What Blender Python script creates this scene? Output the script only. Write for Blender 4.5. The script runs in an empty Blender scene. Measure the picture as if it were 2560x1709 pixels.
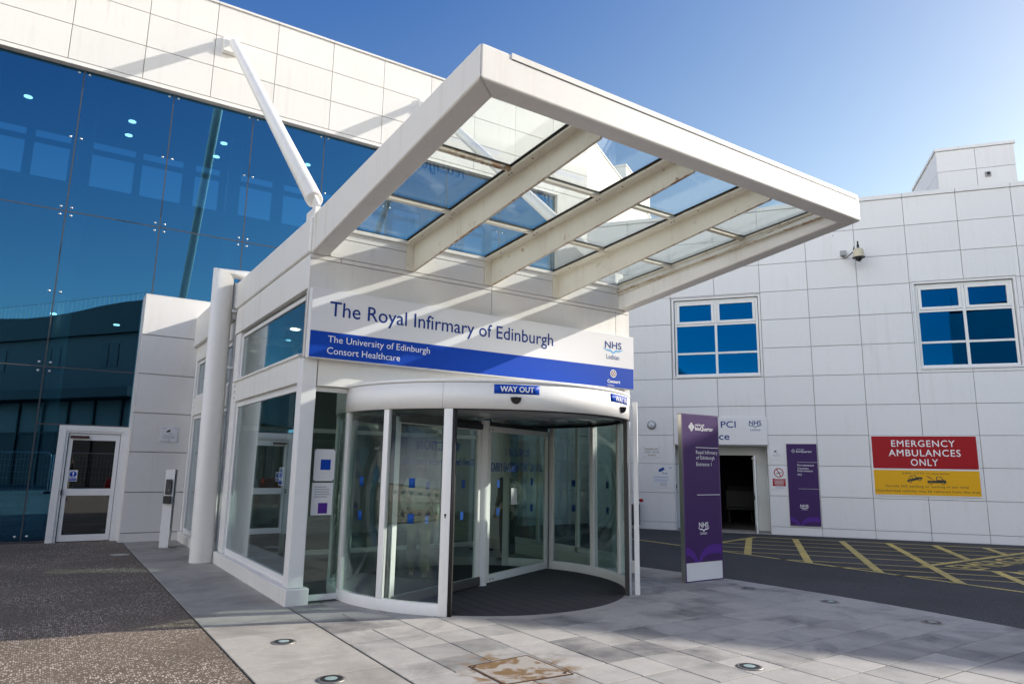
import bpy, bmesh, math, random
from mathutils import Vector as V, Matrix
random.seed(7)
R = math.radians
SC = bpy.context.scene
COL = SC.collection

# ------------------------------------------------------------------ camera, world, sun, exposure
cam = bpy.data.objects.new('camera', bpy.data.cameras.new('camera'))
COL.objects.link(cam)
cam.data.sensor_width = 36.0
cam.data.lens = 1718.18 / 2560 * 36.0
cam.data.clip_start = 0.05
cam.data.clip_end = 3000
cam.matrix_world = (Matrix.Translation((0, 0, 1.68)) @ Matrix.Rotation(-0.5887457, 4, 'Z')
                    @ Matrix.Rotation(math.pi / 2 + 0.1790348, 4, 'X') @ Matrix.Rotation(0.016412, 4, 'Z'))
SC.camera = cam

SUN = V((3.05, -1.0, 1.47)).normalized()
world = bpy.data.worlds.new('World')
SC.world = world
world.use_nodes = True
wn = world.node_tree
sky = wn.nodes.new('ShaderNodeTexSky')
sky.sky_type = 'NISHITA'
sky.sun_disc = False
sky.sun_elevation = math.asin(SUN.z)
sky.sun_rotation = math.atan2(SUN.x, SUN.y)
sky.air_density = 1.0
sky.dust_density = 0.6
sky.ozone_density = 1.6
bg = wn.nodes['Background']
bg.inputs['Strength'].default_value = 0.15
# deepen the clear sky; add a pale horizon band as fill for shaded walls
def wnode(t, **kw):
    x = wn.nodes.new('ShaderNode' + t)
    for k_, v_ in kw.items(): setattr(x, k_, v_)
    return x
v1 = wnode('VectorMath', operation='MULTIPLY_ADD'); v1.inputs[1].default_value = (1.413, 1.217, 0.834); v1.inputs[2].default_value = (-0.977, -1.011, -0.046)
v2 = wnode('VectorMath', operation='MULTIPLY'); v2.inputs[1].default_value = (0.141, 0.315, 0.502)
v3 = wnode('VectorMath', operation='MAXIMUM')
wn.links.new(sky.outputs['Color'], v1.inputs[0]); wn.links.new(sky.outputs['Color'], v2.inputs[0])
wn.links.new(v1.outputs[0], v3.inputs[0]); wn.links.new(v2.outputs[0], v3.inputs[1])
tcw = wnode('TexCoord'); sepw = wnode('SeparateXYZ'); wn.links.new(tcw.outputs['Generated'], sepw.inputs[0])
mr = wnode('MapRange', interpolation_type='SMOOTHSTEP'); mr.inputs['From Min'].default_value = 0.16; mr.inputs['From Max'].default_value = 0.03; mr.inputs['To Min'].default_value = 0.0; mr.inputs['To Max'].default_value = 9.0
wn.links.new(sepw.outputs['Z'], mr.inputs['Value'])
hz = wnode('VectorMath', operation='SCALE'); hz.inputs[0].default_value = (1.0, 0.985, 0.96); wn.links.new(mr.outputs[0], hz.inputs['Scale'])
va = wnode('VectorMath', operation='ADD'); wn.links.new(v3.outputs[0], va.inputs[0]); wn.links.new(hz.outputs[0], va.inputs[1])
# bright sky patch added out of frame to the west, filling shaded walls
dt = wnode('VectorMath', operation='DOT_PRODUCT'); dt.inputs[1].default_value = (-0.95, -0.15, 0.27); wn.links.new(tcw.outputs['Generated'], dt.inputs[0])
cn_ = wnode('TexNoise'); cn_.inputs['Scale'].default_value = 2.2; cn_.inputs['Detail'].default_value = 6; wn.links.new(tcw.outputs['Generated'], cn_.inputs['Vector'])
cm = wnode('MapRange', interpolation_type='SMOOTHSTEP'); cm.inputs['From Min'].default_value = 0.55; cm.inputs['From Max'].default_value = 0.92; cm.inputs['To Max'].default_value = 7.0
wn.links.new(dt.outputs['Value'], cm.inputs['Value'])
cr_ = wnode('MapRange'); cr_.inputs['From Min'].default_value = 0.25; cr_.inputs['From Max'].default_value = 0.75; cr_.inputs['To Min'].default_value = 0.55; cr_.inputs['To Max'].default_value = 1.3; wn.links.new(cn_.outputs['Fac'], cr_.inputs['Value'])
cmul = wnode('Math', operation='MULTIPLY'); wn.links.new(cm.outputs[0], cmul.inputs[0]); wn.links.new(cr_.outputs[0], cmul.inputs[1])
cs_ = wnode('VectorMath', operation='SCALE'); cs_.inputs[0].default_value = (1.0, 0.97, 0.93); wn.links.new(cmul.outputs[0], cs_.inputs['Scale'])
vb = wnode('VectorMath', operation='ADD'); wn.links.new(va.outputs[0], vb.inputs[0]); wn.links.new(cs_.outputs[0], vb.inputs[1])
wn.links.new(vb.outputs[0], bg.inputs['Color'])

sun = bpy.data.objects.new('sun', bpy.data.lights.new('sun', 'SUN'))
COL.objects.link(sun)
sun.data.energy = 4.4
sun.data.angle = R(0.5)
sun.data.color = (1.0, 0.93, 0.84)
sun.rotation_euler = SUN.to_track_quat('Z', 'Y').to_euler()

SC.view_settings.view_transform = 'Standard'
SC.view_settings.look = 'None'
SC.view_settings.exposure = 0.63
SC.view_settings.gamma = 1.0
SC.view_settings.use_curve_mapping = False
SC.render.engine = 'CYCLES'
SC.cycles.transparent_max_bounces = 24
SC.cycles.max_bounces = 10
SC.cycles.use_denoising = True
SC.cycles.caustics_reflective = False
SC.cycles.caustics_refractive = False

# ------------------------------------------------------------------ frames: (s along, d outward, z up) -> world
class Frame:
    def __init__(self, o, ang):
        self.o = V((o[0], o[1], 0)); self.u = V((math.cos(ang), math.sin(ang), 0)); self.n = V((self.u.y, -self.u.x, 0))
    def __call__(self, s, d, z):
        return self.o + self.u * s + self.n * d + V((0, 0, z))
WLD = lambda x, y, z: V((x, y, z))
FAC = Frame((0, 8.6), 0.0)                    # porch front, s = world x
WNG = Frame((16.465, 11.809), -0.92415491)    # wing wall
MAIN = Frame((1.5, 17.1), -0.029424)          # main wall
SIDE = lambda y, d, z: V((2.6 - d, y, z))     # porch side: s = world y, d outward (-x)
CX, CY = 5.35, 8.72                           # revolving door axis
def drum(r0):
    def f(s, d, z):                           # s = arc length from angle -90, seen from outside left to right
        a = -math.pi / 2 + s / r0
        return V((CX + (r0 + d) * math.cos(a), CY + (r0 + d) * math.sin(a), z))
    return f

# ------------------------------------------------------------------ mesh builder
def wloc(p):
    v = V((0, 0, 0))
    while p is not None:
        v = v + p.location; p = p.parent
    return v

class MB:
    def __init__(self): self.v = []; self.f = []; self.smooth = set(); self.tr = []
    def add(self, vs, fs, smooth=False):
        b = len(self.v); self.v += [V(x) for x in vs]
        for f in fs:
            if smooth: self.smooth.add(len(self.f))
            self.f.append([b + i for i in f])
        return self
    def box(self, a, b, fr=WLD):
        (x0, y0, z0), (x1, y1, z1) = a, b
        c = [(x0, y0, z0), (x1, y0, z0), (x1, y1, z0), (x0, y1, z0), (x0, y0, z1), (x1, y0, z1), (x1, y1, z1), (x0, y1, z1)]
        return self.add([fr(*p) for p in c], [(0, 3, 2, 1), (4, 5, 6, 7), (0, 1, 5, 4), (1, 2, 6, 5), (2, 3, 7, 6), (3, 0, 4, 7)])
    def ext(self, poly, d0, d1, fr):
        """polygon in (s,z) extruded from d0 to d1 in a frame"""
        n = len(poly)
        vs = [fr(s, d0, z) for s, z in poly] + [fr(s, d1, z) for s, z in poly]
        fs = [list(range(n)), list(range(2 * n - 1, n - 1, -1))] + [(i, (i + 1) % n, n + (i + 1) % n, n + i) for i in range(n)]
        return self.add(vs, fs)
    def hull8(self, pts):
        return self.add(pts, [(0, 3, 2, 1), (4, 5, 6, 7), (0, 1, 5, 4), (1, 2, 6, 5), (2, 3, 7, 6), (3, 0, 4, 7)])
    def prism(self, poly, z0, z1):
        n = len(poly)
        vs = [(x, y, z0) for x, y in poly] + [(x, y, z1) for x, y in poly]
        return self.add(vs, [list(range(n)), list(range(n, 2 * n))] + [(i, (i + 1) % n, n + (i + 1) % n, n + i) for i in range(n)])
    def tube(self, pts, r, seg=16, caps=True):
        pts = [V(p) for p in pts]; rr = r if isinstance(r, (list, tuple)) else [r] * len(pts)
        rings = []; up = None
        for i, p in enumerate(pts):
            t = (pts[min(i + 1, len(pts) - 1)] - pts[max(i - 1, 0)]).normalized()
            if up is None:
                up = t.orthogonal().normalized()
            a = (up - t * up.dot(t)).normalized(); up = a; b = t.cross(a)
            sc = 1.0
            if 0 < i < len(pts) - 1:
                c = (pts[i] - pts[i - 1]).normalized().dot((pts[i + 1] - pts[i]).normalized())
                sc = 1.0 / max(0.5, math.sqrt((1 + c) / 2))
                bend = ((pts[i + 1] - pts[i]).normalized() - (pts[i] - pts[i - 1]).normalized())
                bend = bend.normalized() if bend.length > 1e-5 else V((0, 0, 0))
            else: bend = V((0, 0, 0))
            ring = []
            for k in range(seg):
                o = a * math.cos(2 * math.pi * k / seg) + b * math.sin(2 * math.pi * k / seg)
                o = o + bend * o.dot(bend) * (sc - 1)
                ring.append(p + o * rr[i])
            rings.append(ring)
        vs = [q for ring in rings for q in ring]; fs = []
        for i in range(len(pts) - 1):
            for k in range(seg):
                k2 = (k + 1) % seg
                fs.append((i * seg + k, i * seg + k2, (i + 1) * seg + k2, (i + 1) * seg + k))
        self.add(vs, fs, True)
        if caps:
            self.add(rings[0], [list(range(seg))]); self.add(rings[-1], [list(range(seg))])
        return self
    def lathe(self, prof, c, seg=32, ax=(0, 0, 1)):
        """prof: list of (r, h) along axis ax from point c"""
        ax = V(ax).normalized(); a = ax.orthogonal().normalized(); b = ax.cross(a); c = V(c)
        vs = []; fs = []
        for r, h in prof:
            for k in range(seg):
                t = 2 * math.pi * k / seg
                vs.append(c + ax * h + (a * math.cos(t) + b * math.sin(t)) * max(r, 1e-4))
        for i in range(len(prof) - 1):
            for k in range(seg):
                k2 = (k + 1) % seg
                fs.append((i * seg + k, i * seg + k2, (i + 1) * seg + k2, (i + 1) * seg + k))
        self.add(vs, fs, True)
        for i, (r, h) in ((0, prof[0]), (len(prof) - 1, prof[-1])):
            if r > 2e-4: self.add(vs[i * seg:(i + 1) * seg], [list(range(seg))])
        return self
    def arc(self, r0, r1, a0, a1, z0, z1, c=(CX, CY), seg=None):
        """solid curved wall between two angles in degrees"""
        seg = seg or max(2, int(abs(a1 - a0) / 4))
        vs = []
        for i in range(seg + 1):
            a = R(a0 + (a1 - a0) * i / seg); ca, sa = math.cos(a), math.sin(a)
            vs += [(c[0] + r0 * ca, c[1] + r0 * sa, z0), (c[0] + r1 * ca, c[1] + r1 * sa, z0),
                   (c[0] + r1 * ca, c[1] + r1 * sa, z1), (c[0] + r0 * ca, c[1] + r0 * sa, z1)]
        side = []; flat = []
        for i in range(seg):
            b = 4 * i
            flat += [(b, b + 1, b + 5, b + 4), (b + 2, b + 3, b + 7, b + 6)]
            side += [(b + 1, b + 2, b + 6, b + 5), (b + 3, b, b + 4, b + 7)]
        flat += [(0, 1, 2, 3), (4 * seg, 4 * seg + 1, 4 * seg + 2, 4 * seg + 3)]
        b0 = len(self.v)
        self.v += [V(x) for x in vs]
        for f in side: self.smooth.add(len(self.f)); self.f.append([b0 + i for i in f])
        for f in flat: self.f.append([b0 + i for i in f])
        return self
    def text(self, s, box, fr, d=0.004, bold=0.0, mirror=False, space=1.0):
        """lettering flattened into mesh, fitted to the box (s0, z0, s1, z1) of a frame"""
        cu = bpy.data.curves.new('t', 'FONT'); cu.body = s; cu.size = 1.0; cu.space_character = space; cu.resolution_u = 3
        ob = bpy.data.objects.new('t', cu); COL.objects.link(ob)
        dg = bpy.context.evaluated_depsgraph_get(); dg.update()
        me = bpy.data.meshes.new_from_object(ob.evaluated_get(dg))
        xs = [v.co.x for v in me.vertices]; ys = [v.co.y for v in me.vertices]
        x0, x1, y0, y1 = min(xs), max(xs), min(ys), max(ys)
        s0, z0, s1, z1 = box
        if s1 is None: s1 = s0 + (z1 - z0) * (x1 - x0) / (y1 - y0)
        k = (z1 - z0) / (y1 - y0); v0, f0 = len(self.v), len(self.f); bb = max(bold, 0.0) * k
        shifts = [(0, 0)] if bb <= 0 else [(0, 0), (bb, 0), (-bb, 0), (0, bb), (0, -bb)]
        for n_, (dx, dz) in enumerate(shifts):
            vs = []
            for v in me.vertices:
                t = (v.co.x - x0) / (x1 - x0)
                if mirror: t = 1 - t
                vs.append(fr(s0 + bb + dx + t * (s1 - s0 - 2 * bb), d + n_ * 0.00012, z0 + bb + dz + (v.co.y - y0) / (y1 - y0) * (z1 - z0 - 2 * bb)))
            self.add(vs, [list(p.vertices) for p in me.polygons])
        self.tr.append((v0, len(self.v), f0, len(self.f)))
        bpy.data.objects.remove(ob); bpy.data.curves.remove(cu); bpy.data.meshes.remove(me)
        return self
    def flat(self, poly, fr, d=0.004):
        return self.add([fr(s, d, z) for s, z in poly], [list(range(len(poly)))])
    def ring(self, c, r0, r1, fr, d=0.004, seg=32, a0=0, a1=360):
        vs = []
        for i in range(seg + 1):
            a = R(a0 + (a1 - a0) * i / seg)
            vs += [fr(c[0] + r0 * math.cos(a), d, c[1] + r0 * math.sin(a)), fr(c[0] + r1 * math.cos(a), d, c[1] + r1 * math.sin(a))]
        return self.add(vs, [(2 * i, 2 * i + 1, 2 * i + 3, 2 * i + 2) for i in range(seg)])
    def disc(self, c, r, fr, d=0.004, seg=28):
        return self.flat([(c[0] + r * math.cos(2 * math.pi * i / seg), c[1] + r * math.sin(2 * math.pi * i / seg)) for i in range(seg)], fr, d)
    def build(self, name, mat, parent=None, bevel=0.0, recalc=True, smooth=False, seg=2):
        if parent is not None and len(self.tr) and (len(self.tr) > 1 or len(self.tr) == 1 and self.tr[0][3] < len(self.f)):
            tr, self.tr = self.tr, []; used = set(); last = None            # each line of writing becomes a part of its own
            for v0, v1, f0, f1 in tr:
                q = MB(); q.v = self.v[v0:v1]; q.f = [[i - v0 for i in f] for f in self.f[f0:f1]]; last = q.build(name, mat, parent); used |= set(range(f0, f1))
            rest = [f for i, f in enumerate(self.f) if i not in used]
            if rest:
                q = MB(); ids = sorted({i for f in rest for i in f}); mp = {a: b for b, a in enumerate(ids)}
                q.v = [self.v[i] for i in ids]; q.f = [[mp[i] for i in f] for f in rest]; q.build('logo_mark', mat, parent)
            return last
        me = bpy.data.meshes.new(name)
        off = wloc(parent)
        me.from_pydata([v - off for v in self.v], [], self.f)
        for i, p in enumerate(me.polygons): p.use_smooth = smooth or i in self.smooth
        if recalc:
            bm = bmesh.new(); bm.from_mesh(me); bmesh.ops.recalc_face_normals(bm, faces=bm.faces); bm.to_mesh(me); bm.free()
        me.materials.append(mat)
        o = bpy.data.objects.new(name, me); COL.objects.link(o); o.parent = parent
        if bevel:
            m = o.modifiers.new('bevel', 'BEVEL'); m.width = bevel; m.segments = seg; m.limit_method = 'ANGLE'; m.angle_limit = R(40)
        return o

def tag(o, label, cat, group=None):
    o['label'] = label; o['category'] = cat
    if group: o['group'] = group
    return o
def empty(name, loc, label, cat, group=None):
    o = bpy.data.objects.new(name, None); COL.objects.link(o); o.location = loc; o.empty_display_size = 0.2
    return tag(o, label, cat, group)
def kind(o, k): o['kind'] = k; return o
def copy_tree(o, parent=None):
    c = o.copy(); COL.objects.link(c); c.parent = parent
    for ch in list(o.children): copy_tree(ch, c)
    return c

# ------------------------------------------------------------------ materials
def mat(name, col, rough=0.5, metal=0.0, spec=0.5, emit=None, estr=0.0):
    m = bpy.data.materials.new(name); m.use_nodes = True
    b = m.node_tree.nodes['Principled BSDF']
    b.inputs['Base Color'].default_value = (*col, 1); b.inputs['Roughness'].default_value = rough
    b.inputs['Metallic'].default_value = metal; b.inputs['Specular IOR Level'].default_value = spec
    if emit: b.inputs['Emission Color'].default_value = (*emit, 1); b.inputs['Emission Strength'].default_value = estr
    return m
class NT:
    def __init__(self, m): self.t = m.node_tree; self.n = self.t.nodes; self.l = self.t.links; self.b = self.n.get('Principled BSDF')
    def __call__(self, t, **kw):
        x = self.n.new('ShaderNode' + t)
        for k, v in kw.items():
            if k.startswith('i_'): x.inputs[k[2:].replace('_', ' ')].default_value = v
            else: setattr(x, k, v)
        return x
    def link(self, a, b): self.l.new(a, b)
    def coords(self, scale=(1, 1, 1), obj=True):
        tc = self('TexCoord'); mp = self('Mapping'); mp.inputs['Scale'].default_value = scale
        g = self('NewGeometry')
        self.link(g.outputs['Position'], mp.inputs['Vector']); return mp.outputs['Vector']
    def noise(self, vec, scale, detail=4, rough=0.55, dist=0.0):
        x = self('TexNoise'); x.inputs['Scale'].default_value = scale; x.inputs['Detail'].default_value = detail
        x.inputs['Roughness'].default_value = rough; x.inputs['Distortion'].default_value = dist
        self.link(vec, x.inputs['Vector']); return x.outputs['Fac']
    def ramp(self, fac, stops):
        x = self('ValToRGB'); e = x.color_ramp.elements
        while len(e) < len(stops): e.new(0.5)
        for i, (p, c) in enumerate(stops):
            e[i].position = p; e[i].color = (c, c, c, 1) if isinstance(c, (int, float)) else (*c, 1)
        self.link(fac, x.inputs['Fac']); return x.outputs['Color']
    def mix(self, fac, a, b, mode='MIX'):
        x = self('Mix', data_type='RGBA', blend_type=mode)
        for sock, val in ((x.inputs[0], fac), (x.inputs[6], a), (x.inputs[7], b)):
            if hasattr(val, 'default_value') or hasattr(val, 'is_output'): self.link(val, sock)
            else: sock.default_value = val if isinstance(val, (int, float)) else (*val, 1)
        return x.outputs[2]
    def bump(self, h, strength=0.3, dist=0.01):
        x = self('Bump'); x.inputs['Strength'].default_value = strength; x.inputs['Distance'].default_value = dist
        self.link(h, x.inputs['Height']); self.link(x.outputs['Normal'], self.b.inputs['Normal'])

def paint(name, col, rough=0.38, dirt=0.25, dirtcol=(0.42, 0.38, 0.31), island=0.05, rust=0.0, streak=True):
    """painted metal: a little tone per panel, faint runs of dirt"""
    m = mat(name, col, rough); t = NT(m)
    p = t.coords((1, 1, 1))
    st = t.coords((7, 7, 0.35))
    n1 = t.noise(st, 1.0, 5, 0.6); n2 = t.noise(p, 0.9, 3); n3 = t.noise(p, 14, 4, 0.65)
    streaks = t.ramp(n1, [(0.5, 0.0), (0.82, 1.0)]); blot = t.ramp(n2, [(0.42, 0.0), (0.75, 1.0)])
    c = t.mix(t.mix(1.0, streaks if streak else blot, blot, 'MULTIPLY'), col, dirtcol) if dirt else col
    mm = t.mix(dirt, col, c)
    geo = t('NewGeometry')
    rnd = t.ramp(geo.outputs['Random Per Island'], [(0.0, 1.0 - island), (1.0, 1.0)])
    c2 = t.mix(1.0, mm, rnd, 'MULTIPLY')
    c3 = t.mix(1.0, c2, t.ramp(n3, [(0.3, 0.965), (0.7, 1.0)]), 'MULTIPLY')
    if rust:
        r1 = t.noise(p, 9, 6, 0.7); r2 = t.noise(p, 1.3, 3)
        rf = t.mix(1.0, t.ramp(r1, [(0.62 - 0.16 * rust, 0), (0.70 - 0.16 * rust, 1)]), t.ramp(r2, [(0.4, 0.15), (0.6, 1)]), 'MULTIPLY')
        c3 = t.mix(rf, c3, t.mix(t.ramp(n3, [(0.4, 0), (0.6, 1)]), (0.22, 0.09, 0.03), (0.36, 0.20, 0.06)))
    t.link(c3, t.b.inputs['Base Color'])
    t.link(t.ramp(n3, [(0.3, rough - 0.05), (0.7, rough + 0.08)]), t.b.inputs['Roughness'])
    return m

def glass(name, tint=(0.9, 0.95, 0.93), base=0.04, refl=(0.95, 0.98, 1.0), rough=0.0, dust=0.0, wav=0.0, gain=1.0):
    """sheet glass: lets light straight through, mirrors by angle plus a coating"""
    m = bpy.data.materials.new(name); m.use_nodes = True; t = NT(m)
    t.n.remove(t.b); out = t.n['Material Output']
    tr = t('BsdfTransparent'); tr.inputs['Color'].default_value = (*tint, 1)
    gl = t('BsdfGlossy'); gl.inputs['Color'].default_value = (*refl, 1); gl.inputs['Roughness'].default_value = rough
    # Schlick by the angle to either face, so the inner face of a sheet does not turn into a full mirror
    lw = t('LayerWeight'); lw.inputs['Blend'].default_value = 0.5
    pw = t('Math', operation='POWER'); t.link(lw.outputs['Facing'], pw.inputs[0]); pw.inputs[1].default_value = 5.0
    fr = t('Math', operation='MULTIPLY_ADD'); t.link(pw.outputs[0], fr.inputs[0]); fr.inputs[1].default_value = 0.96; fr.inputs[2].default_value = 0.035
    if wav:
        nz = t('TexNoise'); nz.inputs['Scale'].default_value = 0.7; g = t('NewGeometry'); t.link(g.outputs['Position'], nz.inputs['Vector'])
        bp = t('Bump'); bp.inputs['Strength'].default_value = wav; bp.inputs['Distance'].default_value = 0.02
        t.link(nz.outputs['Fac'], bp.inputs['Height']); t.link(bp.outputs['Normal'], gl.inputs['Normal'])
    ma = t('Math', operation='MULTIPLY_ADD'); ma.use_clamp = True
    t.link(fr.outputs[0], ma.inputs[0]); ma.inputs[1].default_value = gain; ma.inputs[2].default_value = base
    mx = t('MixShader'); t.link(ma.outputs[0], mx.inputs['Fac']); t.link(tr.outputs[0], mx.inputs[1]); t.link(gl.outputs[0], mx.inputs[2])
    last = mx
    if dust:
        df = t('BsdfDiffuse'); df.inputs['Color'].default_value = (0.75, 0.75, 0.72, 1)
        tl = t('BsdfTranslucent'); tl.inputs['Color'].default_value = (0.8, 0.8, 0.78, 1)
        m2 = t('MixShader'); m2.inputs['Fac'].default_value = 0.5; t.link(df.outputs[0], m2.inputs[1]); t.link(tl.outputs[0], m2.inputs[2])
        nz = t('TexNoise'); nz.inputs['Scale'].default_value = 3.0; nz.inputs['Detail'].default_value = 5
        g = t('NewGeometry'); t.link(g.outputs['Position'], nz.inputs['Vector'])
        r = t('MapRange'); r.inputs['From Min'].default_value = 0.3; r.inputs['From Max'].default_value = 0.8; r.inputs['To Min'].default_value = dust * 0.4; r.inputs['To Max'].default_value = dust * 1.6
        t.link(nz.outputs['Fac'], r.inputs['Value'])
        m3 = t('MixShader'); t.link(r.outputs[0], m3.inputs['Fac']); t.link(mx.outputs[0], m3.inputs[1]); t.link(m2.outputs[0], m3.inputs[2]); last = m3
    t.link(last.outputs[0], out.inputs['Surface'])
    return m

def asphalt(name, dark, chip, amount=0.30, scale=95, rough=0.85):
    m = mat(name, dark, rough, spec=0.3); t = NT(m); p = t.coords()
    vo = t('TexVoronoi'); vo.inputs['Scale'].default_value = scale; t.link(p, vo.inputs['Vector'])
    sep = t('SeparateColor'); t.link(vo.outputs['Color'], sep.inputs[0])
    chips = t.ramp(sep.outputs[0], [(1 - amount, 0.0), (1 - amount + 0.02, 1.0)])
    shape = t.ramp(vo.outputs['Distance'], [(0.30, 1.0), (0.5, 0.0)])
    patch = t.ramp(t.noise(p, 0.9, 4), [(0.36, 0.25), (0.62, 1.0)])
    f = t.mix(1.0, t.mix(1.0, chips, shape, 'MULTIPLY'), patch, 'MULTIPLY')
    fine = t.noise(p, 260, 3, 0.7)
    base = t.mix(t.ramp(fine, [(0.35, 0.0), (0.65, 1.0)]), tuple(c * 0.6 for c in dark), tuple(c * 1.5 for c in dark))
    wear = t.ramp(t.noise(p, 0.35, 4), [(0.35, 0.75), (0.7, 1.15)])
    base = t.mix(1.0, base, wear, 'MULTIPLY')
    chipc = t.mix(sep.outputs[1], tuple(c * 0.55 for c in chip), chip)
    t.link(t.mix(f, base, chipc), t.b.inputs['Base Color'])
    t.bump(t.mix(0.5, vo.outputs['Distance'], fine), 0.5, 0.006)
    return m

def stone(name, a, b, stain, rough=0.75, amt=0.6, soot=True):
    m = mat(name, a, rough, spec=0.35); t = NT(m); p = t.coords()
    geo = t('NewGeometry'); rnd = geo.outputs['Random Per Island']
    tone = t.mix(rnd, a, b)
    cl = t.noise(p, 1.1, 6, 0.62, 0.6); mid = t.noise(p, 4.5, 5, 0.6); fine = t.noise(p, 120, 3, 0.7)
    shift = t('Math', operation='MULTIPLY_ADD'); t.link(rnd, shift.inputs[0]); shift.inputs[1].default_value = 0.16; t.link(cl, shift.inputs[2])
    sf = t.ramp(shift.outputs[0], [(0.56, 0.0), (0.76, 1.0)])
    sf = t.mix(1.0, sf, t.ramp(mid, [(0.3, 0.35), (0.62, 1.0)]), 'MULTIPLY')
    am = t('Math', operation='MULTIPLY'); am.inputs[1].default_value = amt; t.link(sf, am.inputs[0])
    c = t.mix(am.outputs[0], tone, stain)
    c = t.mix(1.0, c, t.ramp(fine, [(0.25, 0.80), (0.75, 1.12)]), 'MULTIPLY')
    c = t.mix(1.0, c, t.ramp(mid, [(0.3, 0.88), (0.7, 1.06)]), 'MULTIPLY')
    t.link(c, t.b.inputs['Base Color']); t.bump(fine, 0.15, 0.004)
    return m

M = {}
M['clad'] = paint('white_cladding', (0.75, 0.735, 0.71), 0.42, 0.5, (0.45, 0.40, 0.32), 0.045)
M['clad_w'] = paint('wing_cladding', (0.76, 0.755, 0.76), 0.42, 0.45, (0.47, 0.45, 0.40), 0.045)
M['white'] = paint('white_painted_steel', (0.79, 0.775, 0.74), 0.45, 0.7, (0.48, 0.42, 0.31), 0.02)
M['canopy'] = paint('canopy_paint', (0.76, 0.74, 0.70), 0.55, 0.65, (0.47, 0.41, 0.30), 0.02, rust=0.0)
M['beam'] = paint('canopy_beam_paint', (0.76, 0.72, 0.61), 0.42, 0.6, (0.44, 0.35, 0.20), 0.06, rust=0.12)
M['rusty'] = paint('rusty_flange_edge', (0.58, 0.53, 0.42), 0.55, 0.6, (0.35, 0.22, 0.08), 0.05, rust=0.95)
M['frame'] = paint('white_aluminium_frame', (0.79, 0.79, 0.78), 0.42, 0.2, (0.5, 0.47, 0.40), 0.03)
M['joint'] = mat('joint_shadow_gap', (0.40, 0.39, 0.37), 0.8)
M['black'] = mat('black_rubber', (0.015, 0.015, 0.016), 0.5)
M['dkgrey'] = mat('dark_grey', (0.05, 0.05, 0.055), 0.45)
M['grey'] = mat('grey_plastic', (0.32, 0.32, 0.33), 0.5)
M['steel'] = mat('brushed_steel', (0.46, 0.45, 0.40), 0.32, 0.9)
M['bolt'] = mat('bolt_steel', (0.55, 0.55, 0.55), 0.3, 0.8)
M['curtain'] = glass('curtain_wall_glass', (0.30, 0.50, 0.58), 0.29, (0.19, 0.57, 0.91), wav=0.03, gain=1.0)
M['winblue'] = glass('wing_window_glass', (0.05, 0.09, 0.16), 0.10, (0.0, 0.29, 0.92), wav=0.02, gain=0.6)
M['door_glass'] = glass('door_glass', (0.80, 0.86, 0.84), 0.012, (0.95, 1.0, 0.98), gain=1.0)
M['side_glass'] = glass('porch_glass', (0.74, 0.82, 0.80), 0.06, (0.9, 0.97, 1.0), gain=1.3)
M['roof_glass'] = glass('canopy_glass', (0.93, 0.96, 0.95), 0.015, (0.95, 1.0, 1.0), dust=0.010)
M['lens'] = glass('light_lens', (0.75, 0.88, 0.85), 0.06, dust=0.5)
M['chips'] = asphalt('chip_asphalt', (0.135, 0.106, 0.080), (0.97, 0.86, 0.76), 0.44, 58)
M['road'] = asphalt('road_asphalt', (0.050, 0.051, 0.054), (0.26, 0.25, 0.26), 0.22, 85)
M['slab'] = stone('paving_stone', (0.43, 0.41, 0.378), (0.35, 0.34, 0.32), (0.095, 0.095, 0.098), amt=0.85)
M['plank'] = stone('long_paving_stone', (0.43, 0.41, 0.37), (0.36, 0.34, 0.305), (0.13, 0.12, 0.10), amt=0.6)
M['bed'] = mat('paving_joint', (0.045, 0.042, 0.036), 0.95)
M['blue'] = mat('sign_blue', (0.004, 0.055, 0.40), 0.45, spec=0.15)
M['navy'] = mat('sign_navy_text', (0.006, 0.035, 0.22), 0.45, spec=0.2)
M['ltblue'] = mat('sign_light_blue', (0.10, 0.36, 0.66), 0.4)
M['signwhite'] = mat('sign_white', (0.72, 0.72, 0.74), 0.3)
M['text_w'] = mat('sign_white_text', (0.82, 0.82, 0.84), 0.4)
M['purple'] = mat('sign_purple', (0.046, 0.016, 0.105), 0.45, spec=0.2)
M['violet'] = mat('sign_violet', (0.085, 0.022, 0.25), 0.45, spec=0.2)
M['purple_edge'] = mat('purple_edge', (0.05, 0.015, 0.13), 0.35)
M['red'] = mat('sign_red', (0.34, 0.006, 0.012), 0.45, spec=0.2)
M['yellow'] = mat('sign_yellow', (0.74, 0.39, 0.004), 0.45, spec=0.25)
M['ink'] = mat('sign_black_ink', (0.02, 0.016, 0.012), 0.5)
M['brownink'] = mat('sign_brown_ink', (0.26, 0.15, 0.05), 0.5)
M['paleink'] = mat('sign_pale_print', (0.30, 0.38, 0.62), 0.5)
M['greyink'] = mat('sign_grey_print', (0.36, 0.37, 0.42), 0.5)
M['sticker'] = mat('blue_sticker', (0.006, 0.06, 0.27), 0.5, spec=0.2)
M['inside_wall'] = mat('interior_wall', (0.50, 0.50, 0.48), 0.7)
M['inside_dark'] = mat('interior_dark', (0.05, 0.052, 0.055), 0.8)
M['inside_floor'] = mat('interior_floor', (0.10, 0.095, 0.09), 0.35)
M['ceiling'] = mat('interior_ceiling', (0.62, 0.62, 0.61), 0.6)
M['lamp'] = mat('lit_lamp', (1, 0.95, 0.85), 0.5, emit=(1.0, 0.92, 0.78), estr=7.0)
M['mirror'] = mat('gloss_soffit', (0.30, 0.31, 0.32), 0.12, 0.0, 0.9)
M['cream'] = mat('cream_plastic', (0.56, 0.50, 0.36), 0.5)
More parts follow.
